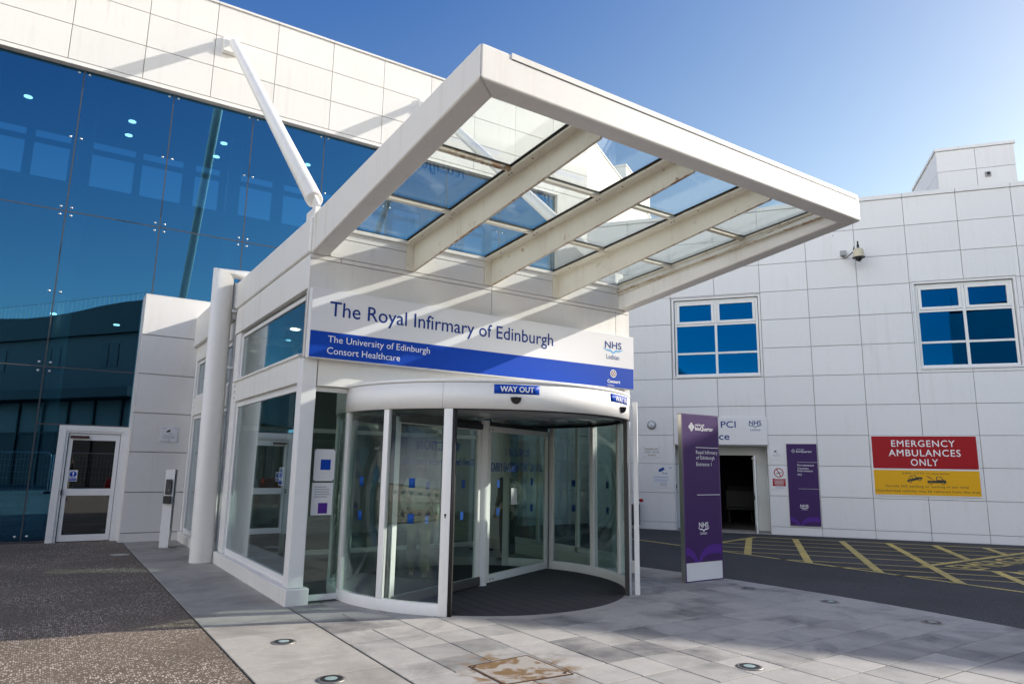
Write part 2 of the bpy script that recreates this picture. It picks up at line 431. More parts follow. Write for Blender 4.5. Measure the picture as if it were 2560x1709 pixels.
M['dome'] = mat('smoked_dome', (0.012, 0.012, 0.014), 0.12)

m = mat('road_yellow', (0.52, 0.40, 0.10), 0.7); t = NT(m); p = t.coords()
w = t.ramp(t.noise(p, 26, 5, 0.75), [(0.32, 0.0), (0.52, 1.0)]); w2 = t.ramp(t.noise(p, 1.2, 3), [(0.3, 0.45), (0.65, 1.0)])
t.link(t.mix(t.mix(1.0, w, w2, 'MULTIPLY'), (0.20, 0.17, 0.09), (0.74, 0.57, 0.15)), t.b.inputs['Base Color']); M['ryellow'] = m

m = mat('ribbed_mat', (0.02, 0.02, 0.022), 0.85); t = NT(m); p = t.coords()
wv = t('TexWave', wave_type='BANDS', bands_direction='Y'); wv.inputs['Scale'].default_value = 7.5; t.link(p, wv.inputs['Vector'])
wv2 = t('TexWave', wave_type='BANDS', bands_direction='X'); wv2.inputs['Scale'].default_value = 1.6; t.link(p, wv2.inputs['Vector'])
nn = t.noise(p, 160, 3, 0.7)
cc = t.mix(t.ramp(wv.outputs['Fac'], [(0.25, 0), (0.6, 1)]), (0.012, 0.012, 0.014), (0.050, 0.052, 0.060))
cc = t.mix(1.0, cc, t.ramp(nn, [(0.3, 0.55), (0.7, 1.4)]), 'MULTIPLY')
cc = t.mix(t.ramp(wv2.outputs['Fac'], [(0.0, 1), (0.06, 0)]), cc, (0.010, 0.010, 0.011))
t.link(cc, t.b.inputs['Base Color']); t.bump(wv.outputs['Fac'], 0.6, 0.01); M['mat'] = m

m = mat('rusted_cover_stone', (0.33, 0.31, 0.28), 0.75); t = NT(m); p = t.coords()
r = t.ramp(t.noise(p, 4.2, 5, 0.6, 0.8), [(0.49, 0), (0.58, 1)])
t.link(t.mix(r, t.mix(t.noise(p, 60, 3), (0.28, 0.26, 0.23), (0.38, 0.35, 0.31)), t.mix(t.noise(p, 18, 3), (0.12, 0.065, 0.025), (0.23, 0.14, 0.055))), t.b.inputs['Base Color'])
t.bump(t.noise(p, 110, 3), 0.2, 0.004); M['cover'] = m
M['rustrim'] = mat('rust_rim', (0.09, 0.045, 0.02), 0.8, 0.3)

# ------------------------------------------------------------------ ground, road, paving, markings
# rust that has run out of the inspection cover onto the slabs round it
m = M['slab']; t = NT(m); old = t.b.inputs['Base Color'].links[0].from_socket; p = t.coords()
vd = t('VectorMath', operation='DISTANCE'); t.link(p, vd.inputs[0]); vd.inputs[1].default_value = (3.5, 5.08, 0)
near = t.ramp(vd.outputs['Value'], [(0.40, 1.0), (0.62, 0.0)])
rs = t.mix(1.0, t.ramp(t.noise(p, 5.0, 5, 0.6, 0.7), [(0.50, 0), (0.62, 1)]), near, 'MULTIPLY')
t.link(t.mix(rs, old, (0.20, 0.12, 0.05)), t.b.inputs['Base Color'])

g = MB().add([(-400, -400, 0), (400, -400, 0), (400, 400, 0), (-400, 400, 0)], [(0, 1, 2, 3)]).build('road', M['road']); kind(g, 'structure')
g = MB().add([(-60, -14, 0.005), (1.53, -14, 0.005), (1.53, 17.3, 0.005), (-60, 17.3, 0.005)], [(0, 1, 2, 3)]).build('forecourt', M['chips']); kind(g, 'structure')
def kerb_x(y): return 9.24 - 0.028 * (y - 5) ** 2
bed = [(1.54, -6), (kerb_x(-6), -6)] + [(kerb_x(y), y) for y in range(-5, 13)] + [(8.3, 12), (8.3, 8.6), (2.6, 8.6), (2.6, 17), (1.54, 17)]
kind(MB().prism(bed, -0.05, 0.004).build('paving_bed', M['bed']), 'structure')
def slab_box(mb, x0, y0, x1, y1, z=0.012):
    gg = 0.0055 + random.uniform(0, 0.002); dz = random.uniform(-0.0015, 0.0015)
    mb.box((x0 + gg, y0 + gg, -0.02), (x1 - gg, y1 - gg, z + dz))
pl_ = MB(); y = 6.25 - 0.54 * 22
while y < 16.6:
    y2 = y + 0.54; slab_box(pl_, 1.54, y, 2.575, min(y2, 16.7)); y = y2
kind(pl_.build('edge_paving', M['plank'], bevel=0.003, seg=1), 'structure')
sl = MB(); PY = 0.4375
k = -18
while True:
    y0 = 3.07 + PY * k; y1 = y0 + PY; k += 1
    if y0 > 11: break
    if y0 < 8.5:
        i = 0
        while i < 13:
            x0 = 2.585 + 0.4215 * i; n = 1
            if random.random() < 0.10 and i < 12 and not (2.9 < x0 < 4.2): n = 2
            x1 = x0 + 0.4215 * n
            # the slabs stop at the cover and at the porch
            if not (x0 > 2.95 and x1 < 3.86 and y0 > 4.3 and y1 < 5.70 and False):
                slab_box(sl, x0, y0, x1, min(y1, 8.6))
            i += n
    xl = 8.065 if y0 < 8.4 else 8.3
    xm = xl + 0.52 if (k % 3 == 0) else None
    pts = [(xl, y0), (kerb_x(y0), y0), (kerb_x(y0 + PY / 2), y0 + PY / 2), (kerb_x(y1), y1), (xl, y1)]
    gq = 0.004
    sl.prism([(x + (gq if x == xl else -gq), yy + (gq if abs(yy - y0) < 1e-6 else -gq if abs(yy - y1) < 1e-6 else 0)) for x, yy in pts], -0.02, 0.012 + random.uniform(-0.001, 0.001))
kind(sl.build('paving', M['slab'], bevel=0.003, seg=1), 'structure')
kind(MB().box((2.6, 8.6, -0.02), (8.2, 17.0, 0.008)).build('lobby_floor', M['inside_floor']), 'structure')

def clip(poly, nx, ny, c):
    out = []
    for i in range(len(poly)):
        a, b = poly[i], poly[(i + 1) % len(poly)]
        da, db = nx * a[0] + ny * a[1] - c, nx * b[0] + ny * b[1] - c
        if da >= 0: out.append(a)
        if (da >= 0) != (db >= 0):
            q = da / (da - db); out.append((a[0] + q * (b[0] - a[0]), a[1] + q * (b[1] - a[1])))
    return out
mk = MB()
def strip(a, b, w, z=0.004, clips=()):
    a, b = V((a[0], a[1], 0)), V((b[0], b[1], 0)); d = (b - a).normalized(); q = V((-d.y, d.x, 0)) * w / 2
    poly = [tuple(x[:2]) for x in (a - q, b - q, b + q, a + q)]
    for c in ((1, 0, 12.02),) + tuple(clips): poly = clip(poly, *c) if poly else poly
    if len(poly) > 2: mk.add([(x, y, z) for x, y in poly], [list(range(len(poly)))])
W2 = lambda s, n: tuple(WNG(s, n, 0)[:2])
ue = V((15.49 - 12.05, 11.66 - 10.8, 0)); un = V((ue.y, -ue.x, 0)).normalized()
left_of = (un.x, un.y, un.x * 12.05 + un.y * 10.8)
bay = (0, 1, 6.69)
strip((12.06, 13.6), (12.06, -2), 0.10)
strip((12.02, 10.8), (15.45, 11.65), 0.11)
strip(W2(-0.55, 1.0), W2(9, 1.0), 0.10)
for n_ in (1.95, 2.85, 3.7, 4.55): strip(W2(-4, n_), W2(9, n_), 0.07, 0.004, (left_of, bay))
for n_ in (5.5, 6.2, 6.85): strip(W2(-4, n_), W2(9, n_), 0.07, 0.004, (left_of,))
strip((13.62, 6.69), (26, 6.69), 0.13)
for s_ in (-0.67, 0.42, 1.48, 2.5): strip(W2(s_, 1.0), W2(s_ - 0.02, 9), 0.145, 0.0075, (left_of,))
for s_ in (3.47, 4.5): strip(W2(s_, 1.0), W2(s_, 9), 0.145, 0.0075, (bay,))
for s_ in (3.45, 4.55, 5.6): strip(W2(s_, 5.5), W2(s_, 9), 0.145, 0.0075)
GX = lambda s, d, z: V((s, z, 0.004 + d))
mk.text('EMERGENCY', (14.0, 5.92, 18.5, 6.51), GX, 0.0, bold=0.01)
mk.text('AMBULANCES', (13.99, 4.95, 18.9, 5.55), GX, 0.0, bold=0.01)
mk.text('ONLY', (15.3, 4.0, 17.4, 4.6), GX, 0.0, bold=0.01)
kind(mk.build('road_marking', M['ryellow'], recalc=False), 'structure')

# sockets in the ground
def ground_light(x, y, label):
    o = empty('ground_light', (x, y, 0.012), label, 'ground light', 'lights set flush into the paving')
    MB().lathe([(0.0, 0.0), (0.112, 0.0), (0.116, 0.004), (0.100, 0.009), (0.082, 0.009), (0.080, 0.004), (0.0, 0.004)], (x, y, 0.012), 36).build('rim', M['steel_dark'], o)
    MB().lathe([(0.079, 0.004), (0.077, 0.0085), (0.05, 0.0105), (0.0, 0.011)], (x, y, 0.0125), 32).build('lens', M['lens_solid'], o)
    MB().lathe([(0.092, 0.0), (0.085, 0.0035)], (x, y, 0.0195), 36).build('gasket', M['black'], o)
M['steel_dark'] = mat('worn_steel_ring', (0.24, 0.23, 0.21), 0.45, 0.6)
M['lens_solid'] = mat('frosted_lens', (0.30, 0.40, 0.39), 0.12, 0.0, 0.6)
for x, y, l in ((2.08, 6.92, 'round ground light in the long edge slabs nearer the porch corner'), (2.07, 5.58, 'round ground light in the long edge slabs farther from the porch'),
                (5.26, 4.1, 'round ground light in the middle of the square slabs before the door'), (8.62, 6.67, 'round ground light in the kerb slabs just before the purple totem'),
                (8.72, 5.49, 'round ground light in the kerb slabs, second from the purple totem'), (8.6, 4.17, 'round ground light in the kerb slabs, third from the purple totem')):
    ground_light(x, y, l)
o = empty('inspection_cover', (3.49, 5.06, 0.012), 'rust stained square inspection cover let into the sunlit slabs', 'manhole cover')
cq = [(3.19, 5.33), (3.79, 5.36), (3.80, 4.73), (3.18, 4.78)]
MB().prism(cq, 0.0, 0.0175).build('cover_plate', M['cover'], o, bevel=0.004)
rim = MB()
for i in range(4):
    a, b = V((*cq[i], 0)), V((*cq[(i + 1) % 4], 0)); d = (b - a).normalized(); q = V((d.y, -d.x, 0)) * -0.006
    q = -q if (V((3.49, 5.06, 0)) - a).dot(q) > 0 else q
    e = 0.008
    rim.prism([tuple((x)[:2]) for x in (a - d * e, b + d * e, b + d * e + q * 3, a - d * e + q * 3)], 0.0, 0.0165)
rim.build('frame', M['rustrim'], o)
for (x, y, a) in ((3.215, 5.30, 0.8), (3.765, 4.77, 0.8)):
    c, s = math.cos(a) * 0.03, math.sin(a) * 0.03
    MB().prism([(x - c - s * 0.4, y - s + c * 0.4), (x + c - s * 0.4, y + s + c * 0.4), (x + c + s * 0.4, y + s - c * 0.4), (x - c + s * 0.4, y - s - c * 0.4)], 0.0176, 0.021).build('key_slot', M['rustrim'], o)
o = empty('access_cover', (1.33, 14.57, 0.005), 'small round metal cover in the dark asphalt near the side door', 'manhole cover')
MB().lathe([(0, 0), (0.15, 0), (0.15, 0.006), (0.12, 0.008), (0, 0.008)], (1.33, 14.57, 0.005), 32).build('plate', M['steel'], o)

# ------------------------------------------------------------------ main building
ML = -18.0; MR = 12.6
mb = empty('hospital_building', MAIN(0, 0, 0), 'white panelled main block with a tall blue glass wall and rooftop parapet', 'building')
def panels(fr, ss, zs, d0, d1, gap=0.007, skip=()):
    q = MB()
    for i in range(len(ss) - 1):
        for j in range(len(zs) - 1):
            s0, s1, z0, z1 = ss[i] + gap, ss[i + 1] - gap, zs[j] + gap, zs[j + 1] - gap
            cells = [(s0, z0, s1, z1)]
            for (a, b, c, e) in skip:
                new = []
                for (x0, y0, x1, y1) in cells:
                    if a >= x1 or c <= x0 or b >= y1 or e <= y0: new.append((x0, y0, x1, y1)); continue
                    if a > x0: new.append((x0, y0, a, y1))
                    if c < x1: new.append((c, y0, x1, y1))
                    xx0, xx1 = max(x0, a), min(x1, c)
                    if b > y0: new.append((xx0, y0, xx1, b))
                    if e < y1: new.append((xx0, e, xx1, y1))
                cells = new
            for (x0, y0, x1, y1) in cells:
                if x1 - x0 > 0.02 and y1 - y0 > 0.02: q.box((x0, d0, y0), (x1, d1, y1), fr)
    return q
sv = [-0.587 + 1.4735 * i for i in range(-12, 9)]; sv = [s for s in sv if s < MR - 0.3] + [MR]
panels(MAIN, sv, [10.46, 11.29, 12.145, 13.0], -0.03, 0.0).build('cladding', M['clad'], mb, bevel=0.006)
MB().box((ML, -0.45, 10.40), (MR - 0.02, -0.035, 12.98), MAIN).build('parapet_core', M['joint'], mb)
cp = MB(); cs = [ML] + sv[1:]
for i in range(len(cs) - 1): cp.box((cs[i] + 0.004, -0.5, 13.0), (cs[i + 1] - 0.004, 0.03, 13.06), MAIN)
cp.build('coping', M['clad'], mb, bevel=0.006)
MB().box((ML, -0.17, 10.36), (11.45, -0.002, 10.452), MAIN).build('soffit_trim', M['white'], mb, bevel=0.004)
MB().box((ML, -5.4, 12.6), (MR, -0.46, 12.9), MAIN).build('roof', M['inside_dark'], mb)
# glass wall: sheets 1.83 m wide, joints sealed black
GD = -0.16
gs = [-1.712 + 1.836 * i for i in range(-8, 8)]; gs = [s for s in gs if s < 11.2] + [11.38]
gz = [0.05, 3.585, 7.005, 10.36]
DS0, DS1, DZ = -1.30, 0.0, 2.38        # side door opening
for i in range(len(gs) - 1):
    for j in range(3):
        s0, s1, z0, z1 = gs[i] + 0.012, gs[i + 1] - 0.012, gz[j] + 0.012, gz[j + 1] - 0.012
        def pane(a, b, c, e): MB().box((a, GD - 0.006, b), (c, GD + 0.006, e), MAIN).build('glass_pane', M['curtain'], mb)
        if j == 0 and s0 < DS1 and s1 > DS0:
            if s0 < DS0: pane(s0, z0, DS0, z1)
            if s1 > DS1: pane(DS1 + 0.02, z0, s1, z1)
            pane(max(s0, DS0), DZ + 0.03, min(s1, DS1), z1)
        else: pane(s0, z0, s1, z1)
se = MB()
for s in gs: se.box((s - 0.0122, GD - 0.012, 0.05), (s + 0.0122, GD + 0.008, 10.36), MAIN)
for z in gz[1:3]:
    for i in range(len(gs) - 1): se.box((gs[i] + 0.0125, GD - 0.012, z - 0.0122), (gs[i + 1] - 0.0125, GD + 0.0075, z + 0.0122), MAIN)
se.box((-1.7, GD - 0.03, DZ), (DS1 + 0.3, GD + 0.012, DZ + 0.03), MAIN)
se.build('glazing_joint', M['dkgrey'], mb)
bo = MB()
for s in gs:
    for z in gz:
        for dx in (-0.10, 0.10):
            for dz in (-0.09, 0.09):
                if z + dz < 0.1 or z + dz > 10.4: continue
                bo.lathe([(0.026, 0.0), (0.024, 0.012), (0.012, 0.018), (0.0, 0.018)], MAIN(s + dx, GD + 0.006, z + dz), 12, tuple(MAIN.n))
    for zz in (8.72, 5.2, 1.85):
        for dx in (-0.10, 0.10):
            if zz < 3 and -1.8 < s < 0.4: continue
            bo.lathe([(0.026, 0.0), (0.024, 0.012), (0.0, 0.018)], MAIN(s + dx, GD + 0.006, zz), 12, tuple(MAIN.n))
bo.build('glazing_bolt', M['bolt'], mb)
MB().box((ML, GD - 0.06, 0.0), (DS0, GD + 0.05, 0.05), MAIN).build('base_channel', M['dkgrey'], mb)
panels(MAIN, [11.38, MR], [0.0, 1.0, 2.65, 4.25, 5.9, 7.5, 9.1, 10.46], -0.20, -0.005).build('end_cladding', M['clad'], mb)
# hall behind the glass
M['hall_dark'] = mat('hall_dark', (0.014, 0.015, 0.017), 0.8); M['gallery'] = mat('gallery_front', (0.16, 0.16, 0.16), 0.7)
hall = MB(); HB = -5.0
hall.box((ML, HB - 0.2, 0.0), (MR, HB, 9.35), MAIN).box((ML, HB - 0.2, 10.75), (MR, HB, 12.6), MAIN)
x = -11.0; i = 0
while x < MR:
    hall.box((x, HB - 0.2, 9.35), (min(x + (0.34 if i % 2 else 0.20), MR), HB, 10.75), MAIN); x += (1.05, 1.62, 1.30)[i % 3]; i += 1
hall.box((ML, HB - 0.2, 9.35), (-11.0, HB, 10.75), MAIN).box((-11.0, HB - 0.2, 10.38), (MR, HB, 10.48), MAIN)
hall.box((ML - 0.2, HB, 0), (ML, -0.5, 12.6), MAIN)
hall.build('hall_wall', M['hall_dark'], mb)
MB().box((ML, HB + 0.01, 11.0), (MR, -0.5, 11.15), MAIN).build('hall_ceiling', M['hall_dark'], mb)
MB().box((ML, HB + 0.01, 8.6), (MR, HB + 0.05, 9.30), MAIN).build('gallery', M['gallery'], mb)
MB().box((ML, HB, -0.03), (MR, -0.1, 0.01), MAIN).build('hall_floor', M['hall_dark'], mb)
for x, y in [(-1.4, 20.9), (1.0, 20.8), (1.0, 21.8), (3.4, 20.7), (3.4, 21.8), (5.9, 20.7), (5.9, 21.8), (-3.7, 20.9), (-3.7, 21.8)]:
    MB().lathe([(0.095, 0.0), (0.095, -0.02), (0.0, -0.02)], (x, y, 11.0), 20).build('downlight', M['lamp'], mb)
for x, y in [(-0.2, 20.0), (1.2, 20.6), (-1.6, 19.2)]:
    MB().lathe([(0.07, 0.0), (0.07, -0.03), (0.0, -0.03)], (x, y, 5.2), 16).build('ceiling_spot', M['lamp'], mb)
hc = MB()
for s in (-9, -5.3, -1.6, 2.1, 5.8, 9.5): hc.tube([MAIN(s, -3.2, 0), MAIN(s, -3.2, 11.0)], 0.18, 20)
hc.build('hall_column', M['inside_wall'], mb)
# facet turning back at the far end of the wall
ca = MAIN(MR, 0, 0); FCT = Frame((ca.x, ca.y), R(31))
q = MB()
fz = [8.6, 9.4, 10.2, 11.05, 11.9, 12.85]; lean = 0.0
fs_ = [0.03 + 1.3 * i for i in range(9)]
panels(FCT, fs_, [8.0, 9.6, 11.2, 12.85], -0.04, 0.0).build('facet_cladding', M['clad'], mb, bevel=0.006)
MB().box((0.0, -3.0, 0), (10.4, -0.045, 12.8), FCT).build('facet_core', M['joint'], mb)
MB().box((-0.02, -0.3, 12.85), (10.43, 0.03, 12.92), FCT).build('facet_coping', M['clad'], mb)
# plant room seen over the roof
o = empty('plant_room', (22.3, 23.5, 12.0), 'grey box on the far roof showing through the canopy glass', 'roof box', 'plant rooms on the roofs')
PR = Frame((22.3, 23.5), R(30)); PL = Frame((22.3, 23.5), R(120))
MB().hull8([PR(0, 0, 12), PR(4.5, 0, 12), PR(4.5, -2.6, 12), PR(0, -2.6, 12), PR(0, 0, 16.4), PR(4.5, 0, 16.4), PR(4.5, -2.6, 16.4), PR(0, -2.6, 16.4)]).build('housing', M['clad_w'], o)
MB().box((-0.04, -2.64, 16.4), (4.54, 0.04, 16.5), PR).build('roof_cap', M['clad_w'], o)
sg = MB()
for s in (1.1, 2.2, 3.3): sg.box((s - 0.01, 0.0, 12), (s + 0.01, 0.006, 16.39), PR)
for s in (0.9, 1.75): sg.add([PR(-0.004, -s - 0.01, 12), PR(-0.004, -s + 0.01, 12), PR(-0.004, -s + 0.01, 16.39), PR(-0.004, -s - 0.01, 16.39)], [(0, 1, 2, 3)])
sg.build('joint', M['joint'], o)

# side door in the glass wall
def door_assembly():
    d = MB(); F = MAIN; y0, y1 = -0.20, -0.03
    d.box((DS0, y0, 0), (DS0 + 0.13, y1, DZ), F).box((DS1 - 0.12, y0, 0), (DS1, y1, DZ), F).box((DS0 + 0.13, y0, DZ - 0.11), (DS1 - 0.12, y1, DZ), F)
    fr = d.build('door_frame', M['frame'], mb, bevel=0.004)
    d = MB()
    d.box((DS0 + 0.131, -0.19, 0.0), (DS0 + 0.175, -0.05, DZ - 0.111), F).box((DS1 - 0.165, -0.19, 0.0), (DS1 - 0.121, -0.05, DZ - 0.111), F).box((DS0 + 0.175, -0.19, DZ - 0.155), (DS1 - 0.165, -0.05, DZ - 0.111), F)
    d.build('stop', M['frame'], fr, bevel=0.003)
    a, b, top = DS0 + 0.19, DS1 - 0.175, DZ - 0.165
    d = MB(); w = 0.075
    d.box((a, -0.15, 0.02), (a + w, -0.08, top), F).box((b - w, -0.15, 0.02), (b, -0.08, top), F)
    d.box((a + w, -0.15, 0.02), (b - w, -0.08, 0.15), F).box((a + w, -0.15, 0.94), (b - w, -0.08, 1.08), F).box((a + w, -0.15, 2.08), (b - w, -0.08, top), F)
    leaf = d.build('door', M['frame'], mb, bevel=0.004)
    MB().box((a + w, -0.12, 0.15), (b - w, -0.11, 0.94), F).build('lower_pane', M['doorpane'], leaf)
    MB().box((a + w, -0.12, 1.08), (b - w, -0.11, 2.08), F).build('upper_pane', M['doorpane'], leaf)
    MB().box((a + 0.02, -0.08, 2.115), (a + 0.36, -0.025, 2.17), F).build('door_closer', M['dkred'], leaf, bevel=0.008)
    MB().box((a - 0.03, -0.09, 0.95), (a + 0.0, -0.03, 1.06), F).build('handle', M['black'], leaf, bevel=0.004)
    MB().box((a + 0.08, -0.1095, 1.23), (a + 0.23, -0.107, 1.46), F).build('notice', M['signwhite'], leaf)
    n = MB().disc((a + 0.155, 1.375), 0.062, F, -0.1055).build('notice_disc', M['blue'], leaf)
    n = MB().text('!', (a + 0.14, 1.33, a + 0.17, 1.42), F, -0.104, bold=0.02).build('notice_mark', M['text_w'], leaf)
    MB().add([F(a + 0.09, -0.1055, 1.24), F(a + 0.22, -0.1055, 1.24), F(a + 0.22, -0.1055, 1.295), F(a + 0.09, -0.1055, 1.295)], [(0, 1, 2, 3)]).build('notice_strip', M['blue'], leaf)
    MB().text('Keep shut', (a + 0.10, 1.252, a + 0.21, 1.282), F, -0.104).build('notice_lettering', M['text_w'], leaf)
M['doorpane'] = glass('side_door_glass', (0.55, 0.60, 0.60), 0.12, (0.85, 0.92, 0.95), gain=1.2)
M['dkred'] = mat('closer_brown', (0.06, 0.02, 0.018), 0.4)
door_assembly()

# white stub wall between the glass and the link
sw = empty('stub_wall', (2.5, 16.7, 0), 'low white panelled wall beside the side door with five joints', 'wall')
SW = Frame((0, 16.7), 0.0)
MB().box((1.49, -0.9, 0), (8.2, -0.012, 5.24), SW).build('wall_core', M['joint'], sw)
q = MB(); zz = [0.0, 0.19, 1.019, 1.857, 2.684, 3.526, 4.377, 5.27]
for i in range(7): q.box((1.47, -0.011, zz[i] + 0.009), (2.66 if i < 6 else 8.2, 0.02, zz[i + 1] - 0.009), SW)
q.build('cladding', M['clad'], sw, bevel=0.005)
MB().box((1.468, -0.9, 0.0), (1.489, -0.012, 5.26), SW).build('return', M['clad'], sw)
MB().box((1.467, -0.9, 5.262), (8.2, 0.021, 5.285), SW).build('coping', M['clad'], sw)

o = empty('stub_wall', (12.3, 16.7, 0), 'pale panelled wall between the porch and the wing, seen through the drum glass', 'wall')
MB().box((11.62, -0.6, 0), (13.2, -0.012, 5.24), SW).build('wall_core', M['joint'], o)
q = MB()
for i in range(7): q.box((11.6, -0.011, zz[i] + 0.009), (13.22, 0.02, zz[i + 1] - 0.009), SW)
q.build('cladding', M['clad'], o, bevel=0.005)
MB().box((11.6, -0.6, 0.0), (11.619, -0.012, 5.26), SW).build('return', M['clad'], o)

# ------------------------------------------------------------------ wing
wg = empty('hospital_wing', WNG(0, 0, 0), 'shaded white panelled wing with two blue windows and a recessed doorway', 'building')
WL, WR_ = -5.11, 24.0
ws = [-5.11, -3.85] + [-2.61 + 1.2535 * i for i in range(0, 22)]; ws = [s for s in ws if s < WR_] + [WR_]
wz = [0.0, 0.215] + [0.215 + 0.8065 * i for i in range(1, 11)] + [9.08]
wins = [(-2.585, 4.26, -0.106, 6.64), (3.70, 4.33, 6.07, 6.70), (10.0, 4.3, 12.4, 6.65)]
doorway = (-2.61, 0.0, -0.085, 2.37)
panels(WNG, ws, wz, -0.03, 0.0, 0.006, wins + [doorway]).build('cladding', M['clad_w'], wg, bevel=0.005)
# core with the same openings
def core(fr, s0, s1, z1, holes, d0, d1):
    q = MB(); xs = sorted({s0, s1, *[h[0] for h in holes], *[h[2] for h in holes]}); zs = sorted({0.0, z1, *[h[1] for h in holes], *[h[3] for h in holes]})
    for i in range(len(xs) - 1):
        for j in range(len(zs) - 1):
            cx, cz = (xs[i] + xs[i + 1]) / 2, (zs[j] + zs[j + 1]) / 2
            if not any(h[0] < cx < h[2] and h[1] < cz < h[3] for h in holes): q.box((xs[i], d0, zs[j]), (xs[i + 1], d1, zs[j + 1]), fr)
    return q
core(WNG, WL, WR_, 9.06, wins + [doorway], -0.22, -0.032).build('wall_core', M['joint'], wg)
MB().box((WL, -9.0, 0), (WL + 0.02, -0.222, 9.06), WNG).build('end_wall', M['clad_w'], wg)
MB().box((WL, -9.0, 8.7), (WR_, -0.222, 8.9), WNG).build('roof', M['inside_dark'], wg)
MB().box((WL, -9.0, 3.4), (WR_, -0.222, 3.5), WNG).build('upper_floor', M['inside_dark'], wg)
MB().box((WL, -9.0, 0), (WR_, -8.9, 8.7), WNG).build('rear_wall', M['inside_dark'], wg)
MB().box((WR_ - 0.1, -8.9, 0), (WR_, -0.222, 8.7), WNG).build('end_wall', M['clad_w'], wg)
cp = MB()
for i in range(len(ws) - 1): cp.box((ws[i] + 0.006, -0.4, 9.08), (ws[i + 1] - 0.006, 0.035, 9.20), WNG)
cp.build('coping', M['clad_w'], wg, bevel=0.005)
def wing_window(s0, z0, s1, z1):
    F = WNG; a, b, c, e = s0 + 0.005, z0 + 0.005, s1 - 0.005, z1 - 0.005
    q = MB(); q.box((a, -0.20, b), (a + 0.06, -0.02, e), F).box((c - 0.06, -0.20, b), (c, -0.02, e), F).box((a + 0.06, -0.20, e - 0.06), (c - 0.06, -0.02, e), F).box((a + 0.06, -0.20, b), (c - 0.06, 0.03, b + 0.05), F)
    sr = q.build('window_surround', M['clad_w'], wg, bevel=0.004)
    a, b, c, e = a + 0.075, b + 0.06, c - 0.075, e - 0.075; mid = (a + c) / 2
    q = MB(); w = 0.06
    q.box((a, -0.16, b), (a + w, -0.09, e), F).box((c - w, -0.16, b), (c, -0.09, e), F).box((a + w, -0.16, b), (c - w, -0.09, b + w), F).box((a + w, -0.16, e - w), (c - w, -0.09, e), F)
    q.box((mid - 0.035, -0.16, b + w), (mid + 0.035, -0.09, e - w), F)
    z1_, z2_ = b + 0.66, b + 1.50
    for z in (z1_, z2_):
        q.box((a + w, -0.16, z - 0.03), (mid - 0.035, -0.09, z + 0.03), F).box((mid + 0.035, -0.16, z - 0.03), (c - w, -0.09, z + 0.03), F)
    wf = q.build('window', M['frame'], wg, bevel=0.004)
    for (x0, x1) in ((a + w, mid - 0.035), (mid + 0.035, c - w)):
        MB().box((x0, -0.13, b + w), (x1, -0.12, z1_ - 0.03), F).build('pane', M['winblue'], wf)
        MB().box((x0, -0.13, z1_ + 0.03), (x1, -0.12, z2_ - 0.03), F).build('pane', M['winblue'], wf)
        q = MB(); u = 0.075; zt, zb = e - w - 0.006, z2_ + 0.036; x0 += 0.006; x1 -= 0.006
        q.box((x0, -0.14, zb), (x0 + u, -0.075, zt), F).box((x1 - u, -0.14, zb), (x1, -0.075, zt), F).box((x0 + u, -0.14, zb), (x1 - u, -0.075, zb + u), F).box((x0 + u, -0.14, zt - u), (x1 - u, -0.075, zt), F)
        q.build('opening_sash', M['frame'], wf, bevel=0.004)
        MB().box((x0 + u, -0.13, zb + u), (x1 - u, -0.12, zt - u), F).build('pane', M['winblue'], wf)
for w_ in wins: wing_window(*w_)
# recessed doorway
rd = -0.75; F = WNG
q = MB()
for i, (z0, z1) in enumerate(((0.0, 0.21), (0.21, 1.02), (1.02, 1.83), (1.83, 2.365))):
    q.box((-0.11, rd, z0 + 0.006), (-0.086, -0.005, z1 - 0.006), F).box((-2.609, rd, z0 + 0.006), (-2.585, -0.005, z1 - 0.006), F)
q.build('doorway_reveal', M['clad_w'], wg)
MB().box((-2.585, rd, 2.345), (-0.11, -0.03, 2.368), F).build('doorway_soffit', M['clad_w'], wg)
q = MB(); q.box((-2.585, rd - 0.06, 0.0), (-1.95, rd + 0.02, 2.34), F).box((-0.42, rd - 0.06, 0), (-0.11, rd + 0.02, 2.34), F).box((-1.95, rd - 0.06, 2.1), (-0.42, rd + 0.02, 2.34), F)
q.build('doorway_frame', M['frame'], wg, bevel=0.004)
DL = Frame(WNG(-0.46, rd, 0)[:2], -0.92415491 + R(-88))
q = MB(); q.box((0.0, 0.0, 0.02), (0.07, 0.045, 2.08), DL).box((0.83, 0.0, 0.02), (0.9, 0.045, 2.08), DL).box((0.07, 0, 0.02), (0.83, 0.045, 0.18), DL).box((0.07, 0, 0.95), (0.83, 0.045, 1.08), DL).box((0.07, 0, 1.98), (0.83, 0.045, 2.08), DL)
dl = q.build('door', M['frame'], wg, bevel=0.003)
MB().box((0.07, 0.018, 0.18), (0.83, 0.026, 0.95), DL).box((0.07, 0.018, 1.08), (0.83, 0.026, 1.98), DL).build('pane', M['door_glass'], dl)
MB().box((0.74, 0.05, 0.9), (0.86, 0.09, 1.0), DL).build('handle', M['black'], dl)
MB().box((0.1, 0.05, 1.99), (0.5, 0.08, 2.03), DL).build('door_closer', M['bolt'], dl)
q = MB(); q.box((-4, -6, 0.0), (2, -5.9, 3.3), F).box((-4.0, -5.9, 0), (-3.9, rd - 0.3, 3.3), F).box((1.9, -5.9, 0), (2.0, rd - 0.3, 3.3), F).box((-4, -6, 2.6), (2, rd - 0.3, 2.7), F)
q.box((-3.9, rd - 0.3, 0), (-1.95, rd - 0.2, 2.6), F).box((-0.40, rd - 0.3, 0), (1.9, rd - 0.2, 2.6), F)
q.build('corridor', M['hall_dark'], wg)
